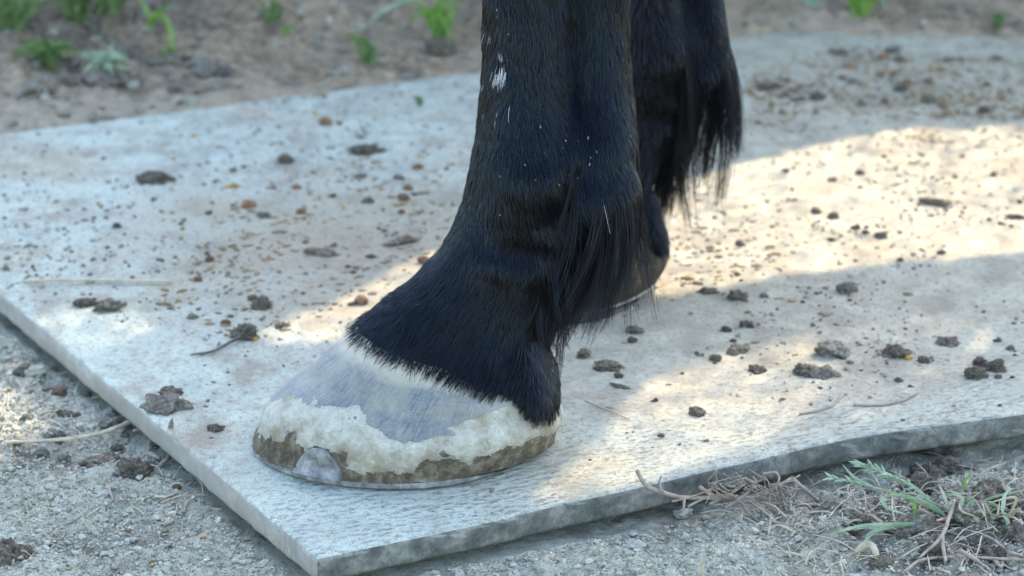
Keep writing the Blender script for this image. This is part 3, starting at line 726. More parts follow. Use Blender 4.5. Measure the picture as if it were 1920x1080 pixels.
def skin_patch(name, top, low, thick, rough, m_, seed, rag=0.02, th0=-1.4, th1=3.0):
    na, nt = 460, 150; th = np.linspace(th0, th1, na); t = np.linspace(0.02, 1.03, nt)
    TH, TT = np.meshgrid(th, t, indexing='ij'); P0 = hoof_pt(TH, TT).reshape(-1, 3)
    tp = np.interp(TH, *zip(*top)).ravel(); lw = np.interp(TH, *zip(*low)).ravel(); T1 = TT.ravel()
    rg = rag * (1.3 * fbm(P0, 75, 3, 0.6, seed=seed) + 0.5 * fbm(P0, 350, 2, seed=seed + 1))
    d = np.minimum(T1 - (tp + rg), (lw + rg * 0.8) - T1); d = np.minimum(d, np.minimum(TH.ravel() - th0, th1 - TH.ravel()) * 0.3)
    off = np.where(d > 0, thick * (0.45 + 0.55 * sstep(0, 0.05, d)) + rough * (fbm(P0, 75, 4, 0.6, seed=seed + 2) * 1.2 + 0.35 * fbm(P0, 420, 2, seed=seed + 3)), -0.0012)
    off = np.where(d > 0, np.maximum(off, 0.0003), off)
    V = hoof_pt(TH, TT, off.reshape(TH.shape)).reshape(-1, 3); V[:, 2] = np.maximum(V[:, 2], 0.0012)
    F = grid_faces(na, nt); ok = (d[F] > 0).any(1); F = F[ok]
    use = np.unique(F); remap = np.full(len(V), -1); remap[use] = np.arange(len(use))
    me = mesh_np(name, V[use], remap[F], m_)
    at = me.attributes.new('low', 'FLOAT', 'POINT'); at.data.foreach_set('value', np.clip(1 - (lw - T1)[use] / 0.22, 0, 1).astype(np.float32))
    return me
def shoe_mesh():
    n = 150; th = np.linspace(-2.4, 2.4, n); V = []
    o = hoof_pt(th, np.ones(n), np.full(n, 0.0014)); c = np.array([-.062, YA, 0])
    w = 0.021
    for k in range(n):
        p = o[k]; d = (c - p); d[2] = 0; d /= np.linalg.norm(d)
        e = float(sstep(2.4, 1.9, abs(th[k]))); zt = 0.0012 + 0.0030 * e; p = p + d * 0.004 * (1 - e)
        for (q, z) in ((0.0008, .0072), (0.0, .0057), (0.0, .0016), (0.0012, .0004), (w, .0004), (w, .0072)):
            V.append([p[0] + d[0] * q, p[1] + d[1] * q, min(z, zt)])
    V = np.array(V); V[:, :2] += 0.0002 * np.stack([fbm(V, 200, 2, seed=41), fbm(V, 200, 2, seed=42)], 1)
    F = []
    for k in range(n - 1):
        for q in range(6): F.append((k * 6 + q, k * 6 + (q + 1) % 6, (k + 1) * 6 + (q + 1) % 6, (k + 1) * 6 + q))
    F += [tuple(range(6))[::-1], tuple((n - 1) * 6 + q for q in range(6))]
    me = bpy.data.meshes.new('horseshoe'); me.from_pydata(V.tolist(), [], F); me.materials.append(MI)
    bm = bmesh.new(); bm.from_mesh(me); bmesh.ops.recalc_face_normals(bm, faces=bm.faces); bm.to_mesh(me); bm.free(); return me
def clip_mesh():
    nu, nv = 26, 20; u = np.linspace(-1, 1, nu); v = np.linspace(0, 1, nv); U, Vv = np.meshgrid(u, v, indexing='ij')
    top = 0.79; half = 0.185 * (1 - 0.55 * Vv ** 2.2)
    TH = 1.03 + U * half - 0.055 * Vv; TT = 1.03 - (1.03 - top) * Vv * (1 - 0.20 * U ** 2 * Vv)
    edge = np.minimum(1 - np.abs(U), (1 - Vv) * 1.4)
    edge = edge + 0.10 * fbm(np.stack([TH, TT, TH * 0], -1).reshape(-1, 3), 30, 2, seed=77).reshape(U.shape)
    off = np.where(edge > 0.05, 0.0042 + 0.0004 * fbm(np.stack([U, Vv, U * 0], -1).reshape(-1, 3), 5, 3).reshape(U.shape), 0.0004) - 0.0012 * Vv
    return mesh_np('toe_clip', hoof_pt(TH, TT, off).reshape(-1, 3), grid_faces(nu, nv), MI)
HOOF = hoof_mesh(); SHOE = shoe_mesh(); SHOEB = SHOE.copy(); SHOEB.materials[0] = mat_clod('dark_iron', (0.03, 0.026, 0.022), (0.08, 0.07, 0.06), (0.16, 0.15, 0.13), 0.7, 150); CLIP = clip_mesh()  # far shoe gets a darker iron
CRUST = skin_patch('dried_mud', MUD_TOP, [(a, min(1.0, b + 0.065)) for a, b in MUD_LOW], .0008, .0009, MM, 50, 0.035)
BROWN = skin_patch('brown_mud', [(a, b - 0.02) for a, b in MUD_LOW], [(-1.4, 1.03), (3.0, 1.03)], .0009, .0010, MBR, 60, 0.03)
TOPB = [(-1.4, .1), (0.5, .1), (3.0, .03)]
CRUSTB = skin_patch('dried_mud', TOPB, [(-1.4, .98), (3.0, .96)], .0016, .0012, mat_clod('tan_mud', (0.03, 0.022, 0.012), (0.07, 0.054, 0.032), (0.14, 0.112, 0.07), 0.9, 120), 70)
for near in (True, False):
    h = obj('hoof', HOOF, horse) if near else obj('hoof', HOOF, horse, loc=LOCB, rot=(0, 0, TURN), scale=SB)
    h['label'] = 'nearer hoof crusted with pale dried mud' if near else 'farther hoof, mostly behind the hanging feather'
    sh_ = obj('horseshoe', SHOE if near else SHOEB, h)
    if near:
        obj('dried_mud', CRUST, h); obj('brown_mud', BROWN, h); obj('shoe_clip', CLIP, h)
    else: obj('dried_mud', CRUSTB, h)
# fringe of the coronet over the hoof wall
def coronet_fringe(leg, n):
    th = rng.uniform(-math.pi, math.pi, n); P = hoof_pt(th, rng.uniform(-0.10, 0.01, n), 0.0002 + 0 * th)
    N = norm(np.stack([-np.cos(th), -np.sin(th), 0.5 + 0 * th], -1)); W = hoof_pt(th, np.ones(n)) - hoof_pt(th, np.zeros(n)); D = norm(norm(W) + 0.25 * rng.normal(size=(n, 3)) + 0.3 * fbm(P, 120, 2, seed=81)[:, None] * np.cross(N, norm(W)))
    L = (.002 + .0075 * rng.random(n) ** 1.6) * (1 + 0.5 * (np.abs(th) > 2.2))
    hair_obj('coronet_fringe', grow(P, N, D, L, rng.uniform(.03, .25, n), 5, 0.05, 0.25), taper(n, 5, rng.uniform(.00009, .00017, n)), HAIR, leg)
coronet_fringe(legA, 5500); coronet_fringe(legB, 4000)

# ------------------------------------------------------------------ small things: clods, pellets, grains, stones
def px_size(p): return np.linalg.norm(np.asarray(p) - CAM) / FPX
def ico(sub):
    bm = bmesh.new(); bmesh.ops.create_icosphere(bm, subdivisions=sub, radius=0.5); bm.verts.ensure_lookup_table()
    V = np.array([v.co[:] for v in bm.verts]); F = np.array([[v.index for v in f.verts] for f in bm.faces]); bm.free(); return V, F
ICO1, ICO2, ICO3, ICO4 = (ico(k) for k in (1, 2, 3, 4))
def lump(name, m_, seed, sub=3, rough=0.5, freq=3.0, flat=0.55, long=1.0, octs=4, smooth=True, sink=0.12):
    V, F = {1: ICO1, 2: ICO2, 3: ICO3, 4: ICO4}[sub]; V = V.copy(); r = 1 + rough * fbm(V, freq, octs, 0.6, seed=seed)
    V = V * r[:, None] * np.array([1.0, 1.0 / long, flat]); V[:, 2] = np.maximum(V[:, 2], -0.28 * flat); V[:, 2] -= V[:, 2].min() + sink * flat
    return mesh_np(name, V, F, m_, smooth)
LUMPS = {
    'clod': [lump('clod', M['clod'], 100 + k, 4, 0.95, 2.6, 0.62, 1.25, 5) for k in range(5)],
    'flat': [lump('clod', M['clod'], 110 + k, 4, 0.85, 2.4, 0.34, 1.3, 5) for k in range(3)],
    'sliver': [lump('clod', M['clod'], 120 + k, 3, 0.6, 2.2, 0.24, 2.6, 4) for k in range(3)],
    'earth': [lump('clod', M['earth'], 130 + k, 4, 0.9, 2.8, 0.5, 1.2, 5) for k in range(3)],
    'pellet': [lump('pellet', M['reddish'], 140 + k, 3, 0.45, 2.0, 0.75, 1.25, 3) for k in range(3)],
    'grain': [lump('grain', M['grain'], 150 + k, 2, 0.22, 1.6, 0.7, 1.5, 2) for k in range(3)],
    'chaff': [lump('chaff', M['chaff'], 160 + k, 2, 0.5, 1.8, 0.22, 2.2, 3) for k in range(4)],
    'stone': [lump('stone', M['stone'], 170 + k, 3, 1.0, 2.0, 0.6, 1.3, 4, False) for k in range(4)],
}
for k, me in enumerate(LUMPS['stone']):
    at = me.attributes.new('shade', 'FLOAT', 'POINT'); at.data.foreach_set('value', [0.66 + 0.08 * k] * len(me.vertices))
_ik = [0]
def ground_at(px, py):
    p = gp(px, py, 0); ab = mat_ab(p[None, :2])[0]
    if 0 < ab[0] < MAT_A and 0 < ab[1] < MAT_B:
        gz_ = float(ground_h(p[None, :2])[0]); return np.array([p[0], p[1], max(gz_, 0.0)])
    for _ in range(4): p = gp(px, py, float(ground_h(p[None, :2])[0]))
    return np.array([p[0], p[1], float(ground_h(p[None, :2])[0])])
def drop(kind, px, py, w, label, group=None, rz=None, name=None, cat=None):
    p = ground_at(px, py); s = w * px_size(p); me = LUMPS[kind][_ik[0] % len(LUMPS[kind])]; _ik[0] += 1
    rz = rng.uniform(-0.6, 0.6) + (math.pi if rng.random() < .5 else 0) if rz is None else rz
    o = obj(name or {'clod': 'dirt_clod', 'flat': 'dirt_clod', 'sliver': 'dirt_clod', 'earth': 'earth_lump', 'pellet': 'brown_pellet', 'grain': 'grain_kernel', 'chaff': 'husk_flake', 'stone': 'stone'}[kind], me, None, p, (rng.uniform(-.15, .15), rng.uniform(-.15, .15), rz), s)
    return tag(o, label, cat or {'clod': 'clod', 'flat': 'clod', 'sliver': 'clod', 'earth': 'clod', 'pellet': 'pellet', 'grain': 'grain', 'chaff': 'husk', 'stone': 'stone'}[kind], group)
for a in (
    ('flat', 290, 338, 64, 'long brown clod lying on the far left of the mat'),
    ('earth', 1565, 663, 62, 'largest flat grey-brown clod on the right half of the mat'),
    ('clod', 1680, 665, 46, 'dark clod touching a yellow grain on the right of the mat'),
    ('grain', 1704, 673, 17, 'yellow grain touching the dark clod on the right of the mat'),
    ('clod', 1826, 706, 42, 'lowest clod of the dark cluster of three near the right border'),
    ('clod', 1862, 692, 42, 'right-hand clod of the dark cluster of three near the right border'),
    ('clod', 1836, 683, 26, 'smallest clod of the dark cluster of three near the right border'),
    ('clod', 1508, 700, 40, 'darker left half of the crumbling clod pair in the lower sun patch'),
    ('earth', 1545, 704, 44, 'paler right half of the crumbling clod pair in the lower sun patch'),
    ('clod', 1730, 678, 24, 'small round dark clod between the yellow grain and the cluster of three'),
    ('flat', 1775, 643, 42, 'flat dark clod above the small round one on the right'),
    ('clod', 460, 633, 48, 'crumbly dark clod at the end of the thin dark twig'),
    ('clod', 490, 575, 40, 'tall crumbly clod in the dirt above the twig clod'),
    ('earth', 206, 579, 50, 'rounded earthy clod below the long pale straw on the mat'),
    ('flat', 160, 570, 46, 'dark flat clod left of the rounded earthy clod on the mat'),
    ('sliver', 750, 456, 66, 'dark sliver lying close to the left of the near fetlock'),
    ('sliver', 604, 478, 70, 'dark sliver alone on the mat in the middle left'),
    ('earth', 312, 766, 70, 'pale earth lump on the left edge of the mat'),
    ('flat', 318, 737, 46, 'crumbling dark bit just above the pale earth lump at mat edge'),
    ('clod', 1585, 546, 38, 'dark clod in the shade strip right of the far hoof, rightmost of three'),
    ('clod', 1384, 560, 36, 'dark clod in the shade strip right of the far hoof, middle of three'),
    ('flat', 1328, 548, 36, 'dark clod in the shade strip nearest the far hoof'),
    ('sliver', 1750, 382, 60, 'dark flake beside an orange grain in the bright sun patch'),
    ('grain', 1779, 382, 16, 'orange grain beside the dark flake in the bright sun patch'),
    ('sliver', 1905, 408, 40, 'dark flat bit at the right border of the bright sun patch'),
    ('clod', 1651, 444, 24, 'small black clod low in the bright sun patch'),
    ('clod', 1563, 408, 20, 'small upright dark bit in the middle of the bright sun patch'),
    ('clod', 1530, 397, 20, 'small dark bit left of the upright one in the bright sun patch'),
    ('flat', 1388, 657, 42, 'dark clod at the upper edge of the lower sun patch'),
    ('clod', 1340, 674, 24, 'small clod at the corner of the lower sun patch'),
    ('flat', 1143, 689, 52, 'flat crumbled clod on the mat right of the near heel'),
    ('clod', 1094, 668, 28, 'small dark clod between the near heel and the feather tips'),
    ('sliver', 1163, 726, 40, 'thin dark clod below the flat crumbled clod by the heel'),
    ('clod', 1308, 778, 30, 'dark clod alone in the lower sun patch'),
    ('clod', 1240, 820, 15, 'tiny black bit near the shadow edge of the lower sun patch'),
    ('flat', 1420, 695, 34, 'low flat clod in the upper part of the lower sun patch'),
    ('earth', 1375, 662, 22, 'small earthy bit beside the dark clod at the sun patch edge'),
    ('clod', 1190, 622, 30, 'dark clod below the hoof of the far leg'),
    ('clod', 1185, 640, 18, 'small dark clod just below the one under the far hoof'),
    ('clod', 1360, 620, 20, 'round reddish-dark clod in the shade right of the feather tips'),
    ('clod', 1400, 612, 26, 'dark clod right of the round one in the shade strip'),
    ('pellet', 677, 568, 28, 'shiny reddish-brown pellet in the sun beside the near pastern'),
    ('pellet', 795, 492, 26, 'orange-brown pellet touching the front of the near pastern'),
    ('pellet', 466, 388, 28, 'reddish pellet beside a tan grain left of centre on the mat'),
    ('grain', 440, 352, 20, 'tan grain on the pale middle left of the mat'),
    ('pellet', 610, 232, 26, 'brown pellet near the far edge of the mat'),
    ('clod', 535, 305, 30, 'dark clod on the pale far part of the mat'),
    ('flat', 685, 285, 58, 'brown crumb heap on the far part of the mat left of the leg'),
    ('pellet', 758, 374, 24, 'dark brown pellet near the front of the near fetlock'),
    ('flat', 405, 806, 34, 'reddish bark bit on the mat near the hoof toe'),
    ('pellet', 332, 916, 18, 'orange-brown bit lying on the gravel left of the mat'),
    ('grain', 380, 1011, 12, 'yellow kernel lying on the gravel left of the mat'),
    ('pellet', 112, 738, 26, 'reddish brick-coloured bit on the ground at the left'),
    ('flat', 190, 868, 78, 'long dark manure lump on the gravel left of the mat'),
    ('clod', 250, 888, 66, 'dark manure lump touching the right end of the long one'),
    ('clod', 22, 1050, 80, 'dark crumbly lump in the lower left corner'),
    ('earth', 208, 800, 44, 'round earth lump above the straw left of the mat'),
    ('earth', 1726, 990, 84, 'round brown earth ball among the roots of the grass plant'),
    ('earth', 1815, 982, 74, 'brown earth ball right of the round one under the grass plant'),
    ('clod', 822, 98, 60, 'dark clod on the bank behind the far edge of the mat'),
    ('stone', 1558, 934, 32, 'pale angular stone between dry grass clump and green plant'),
    ('stone', 1282, 966, 34, 'grey stone just below the dry grass clump'),
    ('stone', 1190, 1026, 36, 'grey stone on the gravel below the front edge of the mat'),
    ('stone', 1580, 980, 22, 'small pale stone left of the round earth ball'),
    ('stone', 66, 700, 40, 'flat pale stone by the mat edge at the far left'),
    ('stone', 205, 778, 24, 'small grey stone above the straw left of the mat'),
    ('stone', 195, 930, 22, 'small grey stone below the long manure lump'),
):
    drop(*a)
def scatter(kind, poly, n, wmin, wmax, label, group, stuff=False):
    P = np.array(poly, float); k = 0
    while k < n:
        q = rng.uniform(P.min(0), P.max(0))
        if not poly_dist_inside(q[None], P)[0]: continue
        drop(kind, q[0], q[1], wmin + (wmax - wmin) * rng.random() ** 2.2, label, group); k += 1
LEFT = [(20, 300), (300, 230), (840, 190), (860, 440), (640, 620), (480, 690), (250, 600), (30, 520)]
DENSE = [(430, 380), (840, 230), (860, 430), (640, 600), (430, 640), (280, 560)]
RIGHT = [(1290, 560), (1920, 500), (1920, 760), (1480, 800), (1120, 780), (1090, 640)]
SUNP = [(1280, 470), (1450, 300), (1920, 260), (1920, 460), (1300, 540)]
FARR = [(1420, 90), (1900, 100), (1900, 225), (1420, 240)]
scatter('clod', LEFT, 28, 7, 17, 'small dark crumb scattered over the mat left of the legs', 'dark crumbs on the left of the mat')
scatter('pellet', DENSE, 20, 8, 20, 'small brown pellet strewn left of the near leg', 'brown pellets left of the near leg')
scatter('chaff', DENSE, 60, 9, 26, 'pale husk flake strewn left of the near leg', 'husk flakes left of the near leg')
scatter('grain', LEFT, 16, 9, 16, 'tan kernel scattered over the mat left of the legs', 'kernels on the left of the mat')
scatter('earth', DENSE, 14, 12, 26, 'flat dirt crumb in the dirty patch left of the near leg', 'flat crumbs left of the near leg')
scatter('clod', RIGHT, 26, 7, 18, 'small dark crumb on the shaded right of the mat', 'dark crumbs on the right of the mat')
scatter('chaff', RIGHT, 26, 10, 26, 'pale husk flake on the shaded right of the mat', 'husk flakes on the right of the mat')
scatter('clod', SUNP, 28, 7, 18, 'small dark crumb in the bright sun patch behind the legs', 'crumbs in the bright sun patch')
scatter('chaff', [(1270, 440), (1420, 420), (1500, 500), (1280, 545)], 34, 8, 20, 'golden husk flake beside the far hoof in the sun', 'husk flakes beside the far hoof')
scatter('pellet', FARR, 16, 12, 24, 'brown pellet in the chaff at the far right of the mat', 'pellets at the far right of the mat')
scatter('clod', FARR, 24, 12, 34, 'dark crumb in the chaff at the far right of the mat', 'crumbs at the far right of the mat')
scatter('chaff', [(300, 190), (900, 110), (880, 60), (560, 120)], 26, 12, 28, 'pale husk flake along the far edge of the mat', 'husk flakes along the far edge')
scatter('clod', [(1060, 830), (1230, 800), (1500, 800), (1130, 900)], 8, 6, 12, 'tiny dark speck on the mat front right of the hoof', 'specks on the mat front')

def stuff_lumps(name, XY, Z, size, base, m_, flat=0.6, shade=None, jitter=0.5, tilt=0.5, label=None, long=1.4):
    """many little lumps in one mesh"""
    V0, F0 = base; n = len(XY); nv = len(V0)
    r = 1 + jitter * (rng.random((n, nv)) - 0.5); V = V0[None] * r[:, :, None] * np.array([1, 1 / long, flat])[None, None]
    a = rng.uniform(0, 2 * math.pi, n); tx = rng.normal(0, tilt, n)
    ca, sa, ct, st = np.cos(a), np.sin(a), np.cos(tx), np.sin(tx)
    y = V[:, :, 1] * ct[:, None] - V[:, :, 2] * st[:, None]; z = V[:, :, 1] * st[:, None] + V[:, :, 2] * ct[:, None]; x = V[:, :, 0]
    W = np.stack([x * ca[:, None] - y * sa[:, None], x * sa[:, None] + y * ca[:, None], z], -1) * np.asarray(size)[:, None, None]
    W += np.column_stack([XY, Z + np.asarray(size) * flat * 0.22])[:, None]
    F = (F0[None] + (np.arange(n) * nv)[:, None, None]).reshape(-1, 3)
    me = mesh_np(name, W.reshape(-1, 3), F, m_, False)
    sh = rng.random(n) if shade is None else shade
    at = me.attributes.new('shade', 'FLOAT', 'POINT'); at.data.foreach_set('value', np.repeat(sh, nv).astype(np.float32))
    return tag(obj(name, me), label, None, None, 'stuff')
OCT = (np.array([[.5,0,0],[-.5,0,0],[0,.5,0],[0,-.5,0],[0,0,.5],[0,0,-.5]]), np.array([[0,2,4],[2,1,4],[1,3,4],[3,0,4],[2,0,5],[1,2,5],[3,1,5],[0,3,5]]))
def in_mat(xy, m=0.0):
    ab = mat_ab(xy); return (ab[:, 0] > m) & (ab[:, 0] < MAT_A - m) & (ab[:, 1] > m) & (ab[:, 1] < MAT_B - m)
def front_xy(n):
    """points on the bare ground in front of and beside the mat, within the surroundings of the view"""
    out = []
    while sum(map(len, out)) < n:
        q = rng.uniform((-0.42, -0.46), (0.42, 0.1), (n, 2)); out.append(q[~in_mat(q, -0.004) & ~((q[:, 0] > 0) & (q[:, 1] > -0.12))])
    return np.concatenate(out)[:n]
q = front_xy(12000); dens = fbm(np.column_stack([q, q[:, 0] * 0]), 16, 3, seed=90); q = q[dens > -0.25 + 0.3 * rng.random(len(q)) - 0.25]
stuff_lumps('gravel', q, ground_h(q), 0.0013 + 0.0048 * rng.random(len(q)) ** 4, ICO1, M['stone'], 0.55, 0.2 + 0.45 * rng.random(len(q)) + 0.25 * (rng.random(len(q)) < .04), 1.0, label='grey gravel and grit lying in front of the mat')
q = front_xy(45000)
stuff_lumps('grit', q, ground_h(q), rng.uniform(.0009, .0026, len(q)), OCT, M['stone'], 0.7, 0.1 + 0.7 * rng.random(len(q)), 0.9, label='fine grit on the ground in front of the mat')
q = rng.uniform((-0.5, 0.25), (0.55, 0.95), (3000, 2)); zz = ground_h(q); q = q[(~in_mat(q)) | (zz > 0.003)]
stuff_lumps('bank_crumbs', q, ground_h(q), 0.002 + 0.011 * rng.random(len(q)) ** 3, ICO1, M['stone'], 0.7, 0.3 * rng.random(len(q)) + 0.3 * (rng.random(len(q)) < .06), 0.8, label='crumbs of soil and small stones on the bank')
# fine dirt crumbs on the mat: denser where feet scuff
q = rng.uniform((-0.42, -0.38), (0.5, 0.7), (46000, 2)); q = q[in_mat(q, 0.006)]
dn = fbm(np.column_stack([q, q[:, 0] * 0]), 11, 4, seed=91); pr = np.clip(0.10 + 0.9 * dn + 0.35 * sstep(-0.12, 0.02, q[:, 1]), 0, 1) * np.where(q[:, 1] < -0.18, 0.25, 1.0)
q = q[rng.random(len(q)) < pr]
stuff_lumps('dirt_crumbs', q, mat_warp(*mat_ab(q).T)[1], 0.0008 + 0.0036 * rng.random(len(q)) ** 3.5, ICO1, M['stone'], 0.5, rng.random(len(q)) ** 2 * 0.55, 0.6, label='fine dirt crumbs strewn over the mat')
# chaff strewn over the far right of the mat and by the far hoof
pp = []
for poly, n in (([(1400, 130), (1480, 95), (1620, 88), (1740, 105), (1960, 115), (1960, 225), (1700, 225), (1560, 215), (1400, 245)], 2600), (DENSE, 700), ([(1270, 430), (1400, 420), (1480, 500), (1270, 550)], 140), ([(1690, 240), (1760, 245), (1800, 275), (1700, 262)], 70), ([(560, 190), (900, 110), (900, 60), (600, 110)], 160)):
    P = np.array(poly, float); Q = rng.uniform(P.min(0), P.max(0), (n * 3, 2)); Q = Q[poly_dist_inside(Q, P)][:n]; pp += [gp(x, y)[:2] for x, y in Q]
q = np.array(pp); q = q[fbm(np.column_stack([q, q[:, 0] * 0]), 26, 3, seed=93) + 0.25 * rng.normal(size=len(q)) > -0.12]; zz = np.maximum(ground_h(q), 0)
stuff_lumps('chaff_litter', q, zz, 0.0018 + 0.006 * rng.random(len(q)) ** 2, ico(1), M['chaff'], 0.25, None, 0.5, 0.35, 'tan chaff litter strewn over the mat', 2.0)

# ------------------------------------------------------------------ straws, roots, plants
def stalk(name, runs, m_, label, cat, group=None):
    """runs: list of (points, r0, r1)"""
    mb = MB()
    for pts, r0, r1 in runs:
        P = bezier(pts, 7); P = P + 0.0004 * np.stack([fbm(P, 120, 2, seed=s) for s in (95, 96, 97)], 1); V, F = tube(P, np.linspace(r0, r1, len(P)) * (1 + 0.25 * fbm(P, 200, 2, seed=98)), 7); mb.add(V, F)
    return tag(obj(name, mb.mesh(name, m_)), label, cat, group)
def on_ground(px, py, up=0.0):
    p = ground_at(px, py); p[2] += up; return p
stalk('straw', [([on_ground(-20, 540, .002), on_ground(60, 532, .002), on_ground(180, 531, .002), on_ground(322, 534, .002)], .0011, .0010)], M['straw'], 'long pale straw lying on the left of the mat', 'straw')
stalk('straw', [([on_ground(8, 844, .003), on_ground(124, 837, .004), on_ground(204, 821, .005), on_ground(274, 795, .006)], .0008, .0014)], M['straw'], 'long pale straw on the gravel left of the mat', 'straw')
stalk('twig', [([on_ground(358, 668, .001), on_ground(395, 664, .0015), on_ground(425, 652, .002), on_ground(450, 640, .003)], .0005, .0012)], M['twig'], 'thin dark twig on the mat left of the hoof', 'twig')
stalk('root_tangle', [([on_ground(268, 798, .006), on_ground(285, 818, .006), on_ground(279, 850, .002)], .0009, .0006), ([on_ground(250, 822, .004), on_ground(290, 820, .006), on_ground(317, 843, .004), on_ground(322, 862, .003), on_ground(296, 878, .001)], .0008, .0013),
                      ([on_ground(310, 835, .002), on_ground(324, 815, .008), on_ground(318, 840, .003)], .0012, .0007), ([on_ground(320, 866, .001), on_ground(352, 866, .001)], .001, .0005), ([on_ground(275, 855, .002), on_ground(300, 868, .0025)], .0016, .0012)],
      M['root'], 'tangle of dry roots at the left edge of the mat', 'roots')
for pts, lab in (([(1500, 781), (1530, 776), (1560, 765), (1580, 745)], 'curved dry stem on the mat behind the front edge'), ([(1600, 764), (1650, 764), (1690, 756), (1722, 740)], 'forked dry grass stem on the mat, right of the curved one'),
                 ([(1578, 802), (1600, 796), (1612, 788)], 'short dark stem near the front edge of the mat'), ([(1098, 757), (1140, 775), (1180, 790)], 'hair-thin stem on the mat right of the heel'),
                 ([(290, 935), (320, 925), (365, 905)], 'short pale straw on the gravel by the orange-brown bit'), ([(345, 965), (352, 950), (365, 940)], 'short grey stem on the gravel beside the mat corner side'),
                 ([(205, 918), (212, 938)], 'tiny upright straw bit on the gravel'), ([(120, 990), (150, 975)], 'small straw bit on the gravel at lower left')):
    r = 0.0004 if 'hair' in lab else 0.0008
    stalk('straw_bit', [([on_ground(x, y, .0015) for x, y in pts], r, r * 0.7)], M['root'] if 'pale' not in lab else M['straw'], lab, 'stem')

def yfront(px):
    a = gp(595, 1045); b = gp(1920, 775); ra = (px - 960)
    best = min(np.linspace(0, 1, 200), key=lambda t: abs(960 + FPX * (a + (b - a) * t)[0] / np.dot((a + (b - a) * t) - CAM, _F) - px)); return (a + (b - a) * best)[1]
def fp(px, py, d=0.014): return vp(px, py, yfront(px) - d)
stalk('dry_grass_clump', [([fp(1194, 882, .006), fp(1211, 909, .010), fp(1241, 922, .012), fp(1284, 933), fp(1356, 931), fp(1420, 931), fp(1484, 897)], .0011, .0010),
    ([fp(1484, 897), fp(1510, 918), fp(1536, 941)], .0012, .0008), ([fp(1395, 952, .02), fp(1425, 985, .028), fp(1416, 1008, .034)], .0010, .0006), ([fp(1312, 913), fp(1338, 928), fp(1380, 930)], .0011, .0008),
    ([fp(1430, 888, .012), fp(1455, 886, .016), fp(1460, 902, .018), fp(1440, 925, .018)], .0006, .0006), ([fp(1360, 952, .016), fp(1400, 925, .016), fp(1416, 905, .014), fp(1412, 893, .012)], .0010, .0006),
    ([fp(1284, 933), fp(1281, 968, .022)], .0010, .0004), ([fp(1372, 938), fp(1480, 944, .018), fp(1560, 948, .022), fp(1612, 940, .022)], .0010, .0007), ([fp(1410, 930), fp(1450, 918), fp(1500, 890, .010)], .0009, .0005),
    ([fp(1330, 945), fp(1370, 925), fp(1398, 908, .012)], .0008, .0005), ([fp(1241, 922), fp(1236, 905, .01), fp(1240, 893, .010)], .0009, .0005), ([fp(1405, 935), fp(1440, 960, .025), fp(1452, 972, .03)], .0014, .0006),
    ([fp(1492, 900), fp(1490, 925, .016), fp(1478, 938, .02)], .0011, .0006), ([fp(1260, 940), fp(1300, 930), fp(1345, 912)], .0007, .0005), ([fp(1290, 950, .02), fp(1320, 935), fp(1352, 938)], .0007, .0005)] +
    [([fp(x := rng.uniform(1340, 1500), y := rng.uniform(905, 945)), fp(x + rng.uniform(-25, 25), y + rng.uniform(-18, 10), .018), fp(x + rng.uniform(-45, 45), y + rng.uniform(-34, 26), .024)], .00045, .0002) for _ in range(40)],
    M['root'], 'dry tangled grass clump below the front edge of the mat', 'dry grass')
stalk('woody_root', [([on_ground(1786, 981, .008), on_ground(1765, 1030, .008), on_ground(1721, 1062, .004)], .0012, .0007), ([on_ground(1765, 1030, .007), on_ground(1772, 1062, .003)], .0013, .0008), ([on_ground(1775, 1005, .009), on_ground(1755, 1018, .012)], .0012, .0006)], M['root'], 'forked woody root below the green grass plant', 'root')
stalk('twig', [([on_ground(1690, 1090, .004), on_ground(1739, 1068, .006), on_ground(1869, 1071, .007), on_ground(1940, 1076, .006)], .0009, .0007)], M['root'], 'long grey twig along the lower right border', 'twig')
for pts, lab in (([(1835, 1005), (1850, 1025), (1880, 1040)], 'short grey root right of the earth balls'), ([(1798, 1052), (1830, 1068), (1845, 1075)], 'short pale root above the long grey twig'), ([(1890, 1060), (1905, 1048), (1930, 1040)], 'curved root at the right border'),
                 ([(1862, 1062), (1878, 1055), (1880, 1046)], 'small curled root near the lower right corner')):
    stalk('small_root', [([on_ground(x, y, .004) for x, y in pts], .0012, .0006)], M['root'], lab, 'root')
def plant(name, label, leaves, m_, cat='grass plant', group=None):
    """each leaf a part of its own: (points, width)"""
    base = leaves[0][0][0]; root = empty(name, base); tag(root, label, cat, group)
    for pts, w, *mm in leaves:
        mb = MB(); V, F = blade([np.asarray(p) - base for p in pts], w * (0.78 if name == 'grass_plant' else 1.0), 0.3, 9, rng.uniform(-.6, .6), np.array([0, 1.0, 0.35])); mb.add(V, F); obj('leaf', mb.mesh('leaf', mm[0] if mm else m_), root)
    return root
B = lambda px, py, d=0.0: vp(px, py, gp(1760, 985, -0.012)[1] + d)
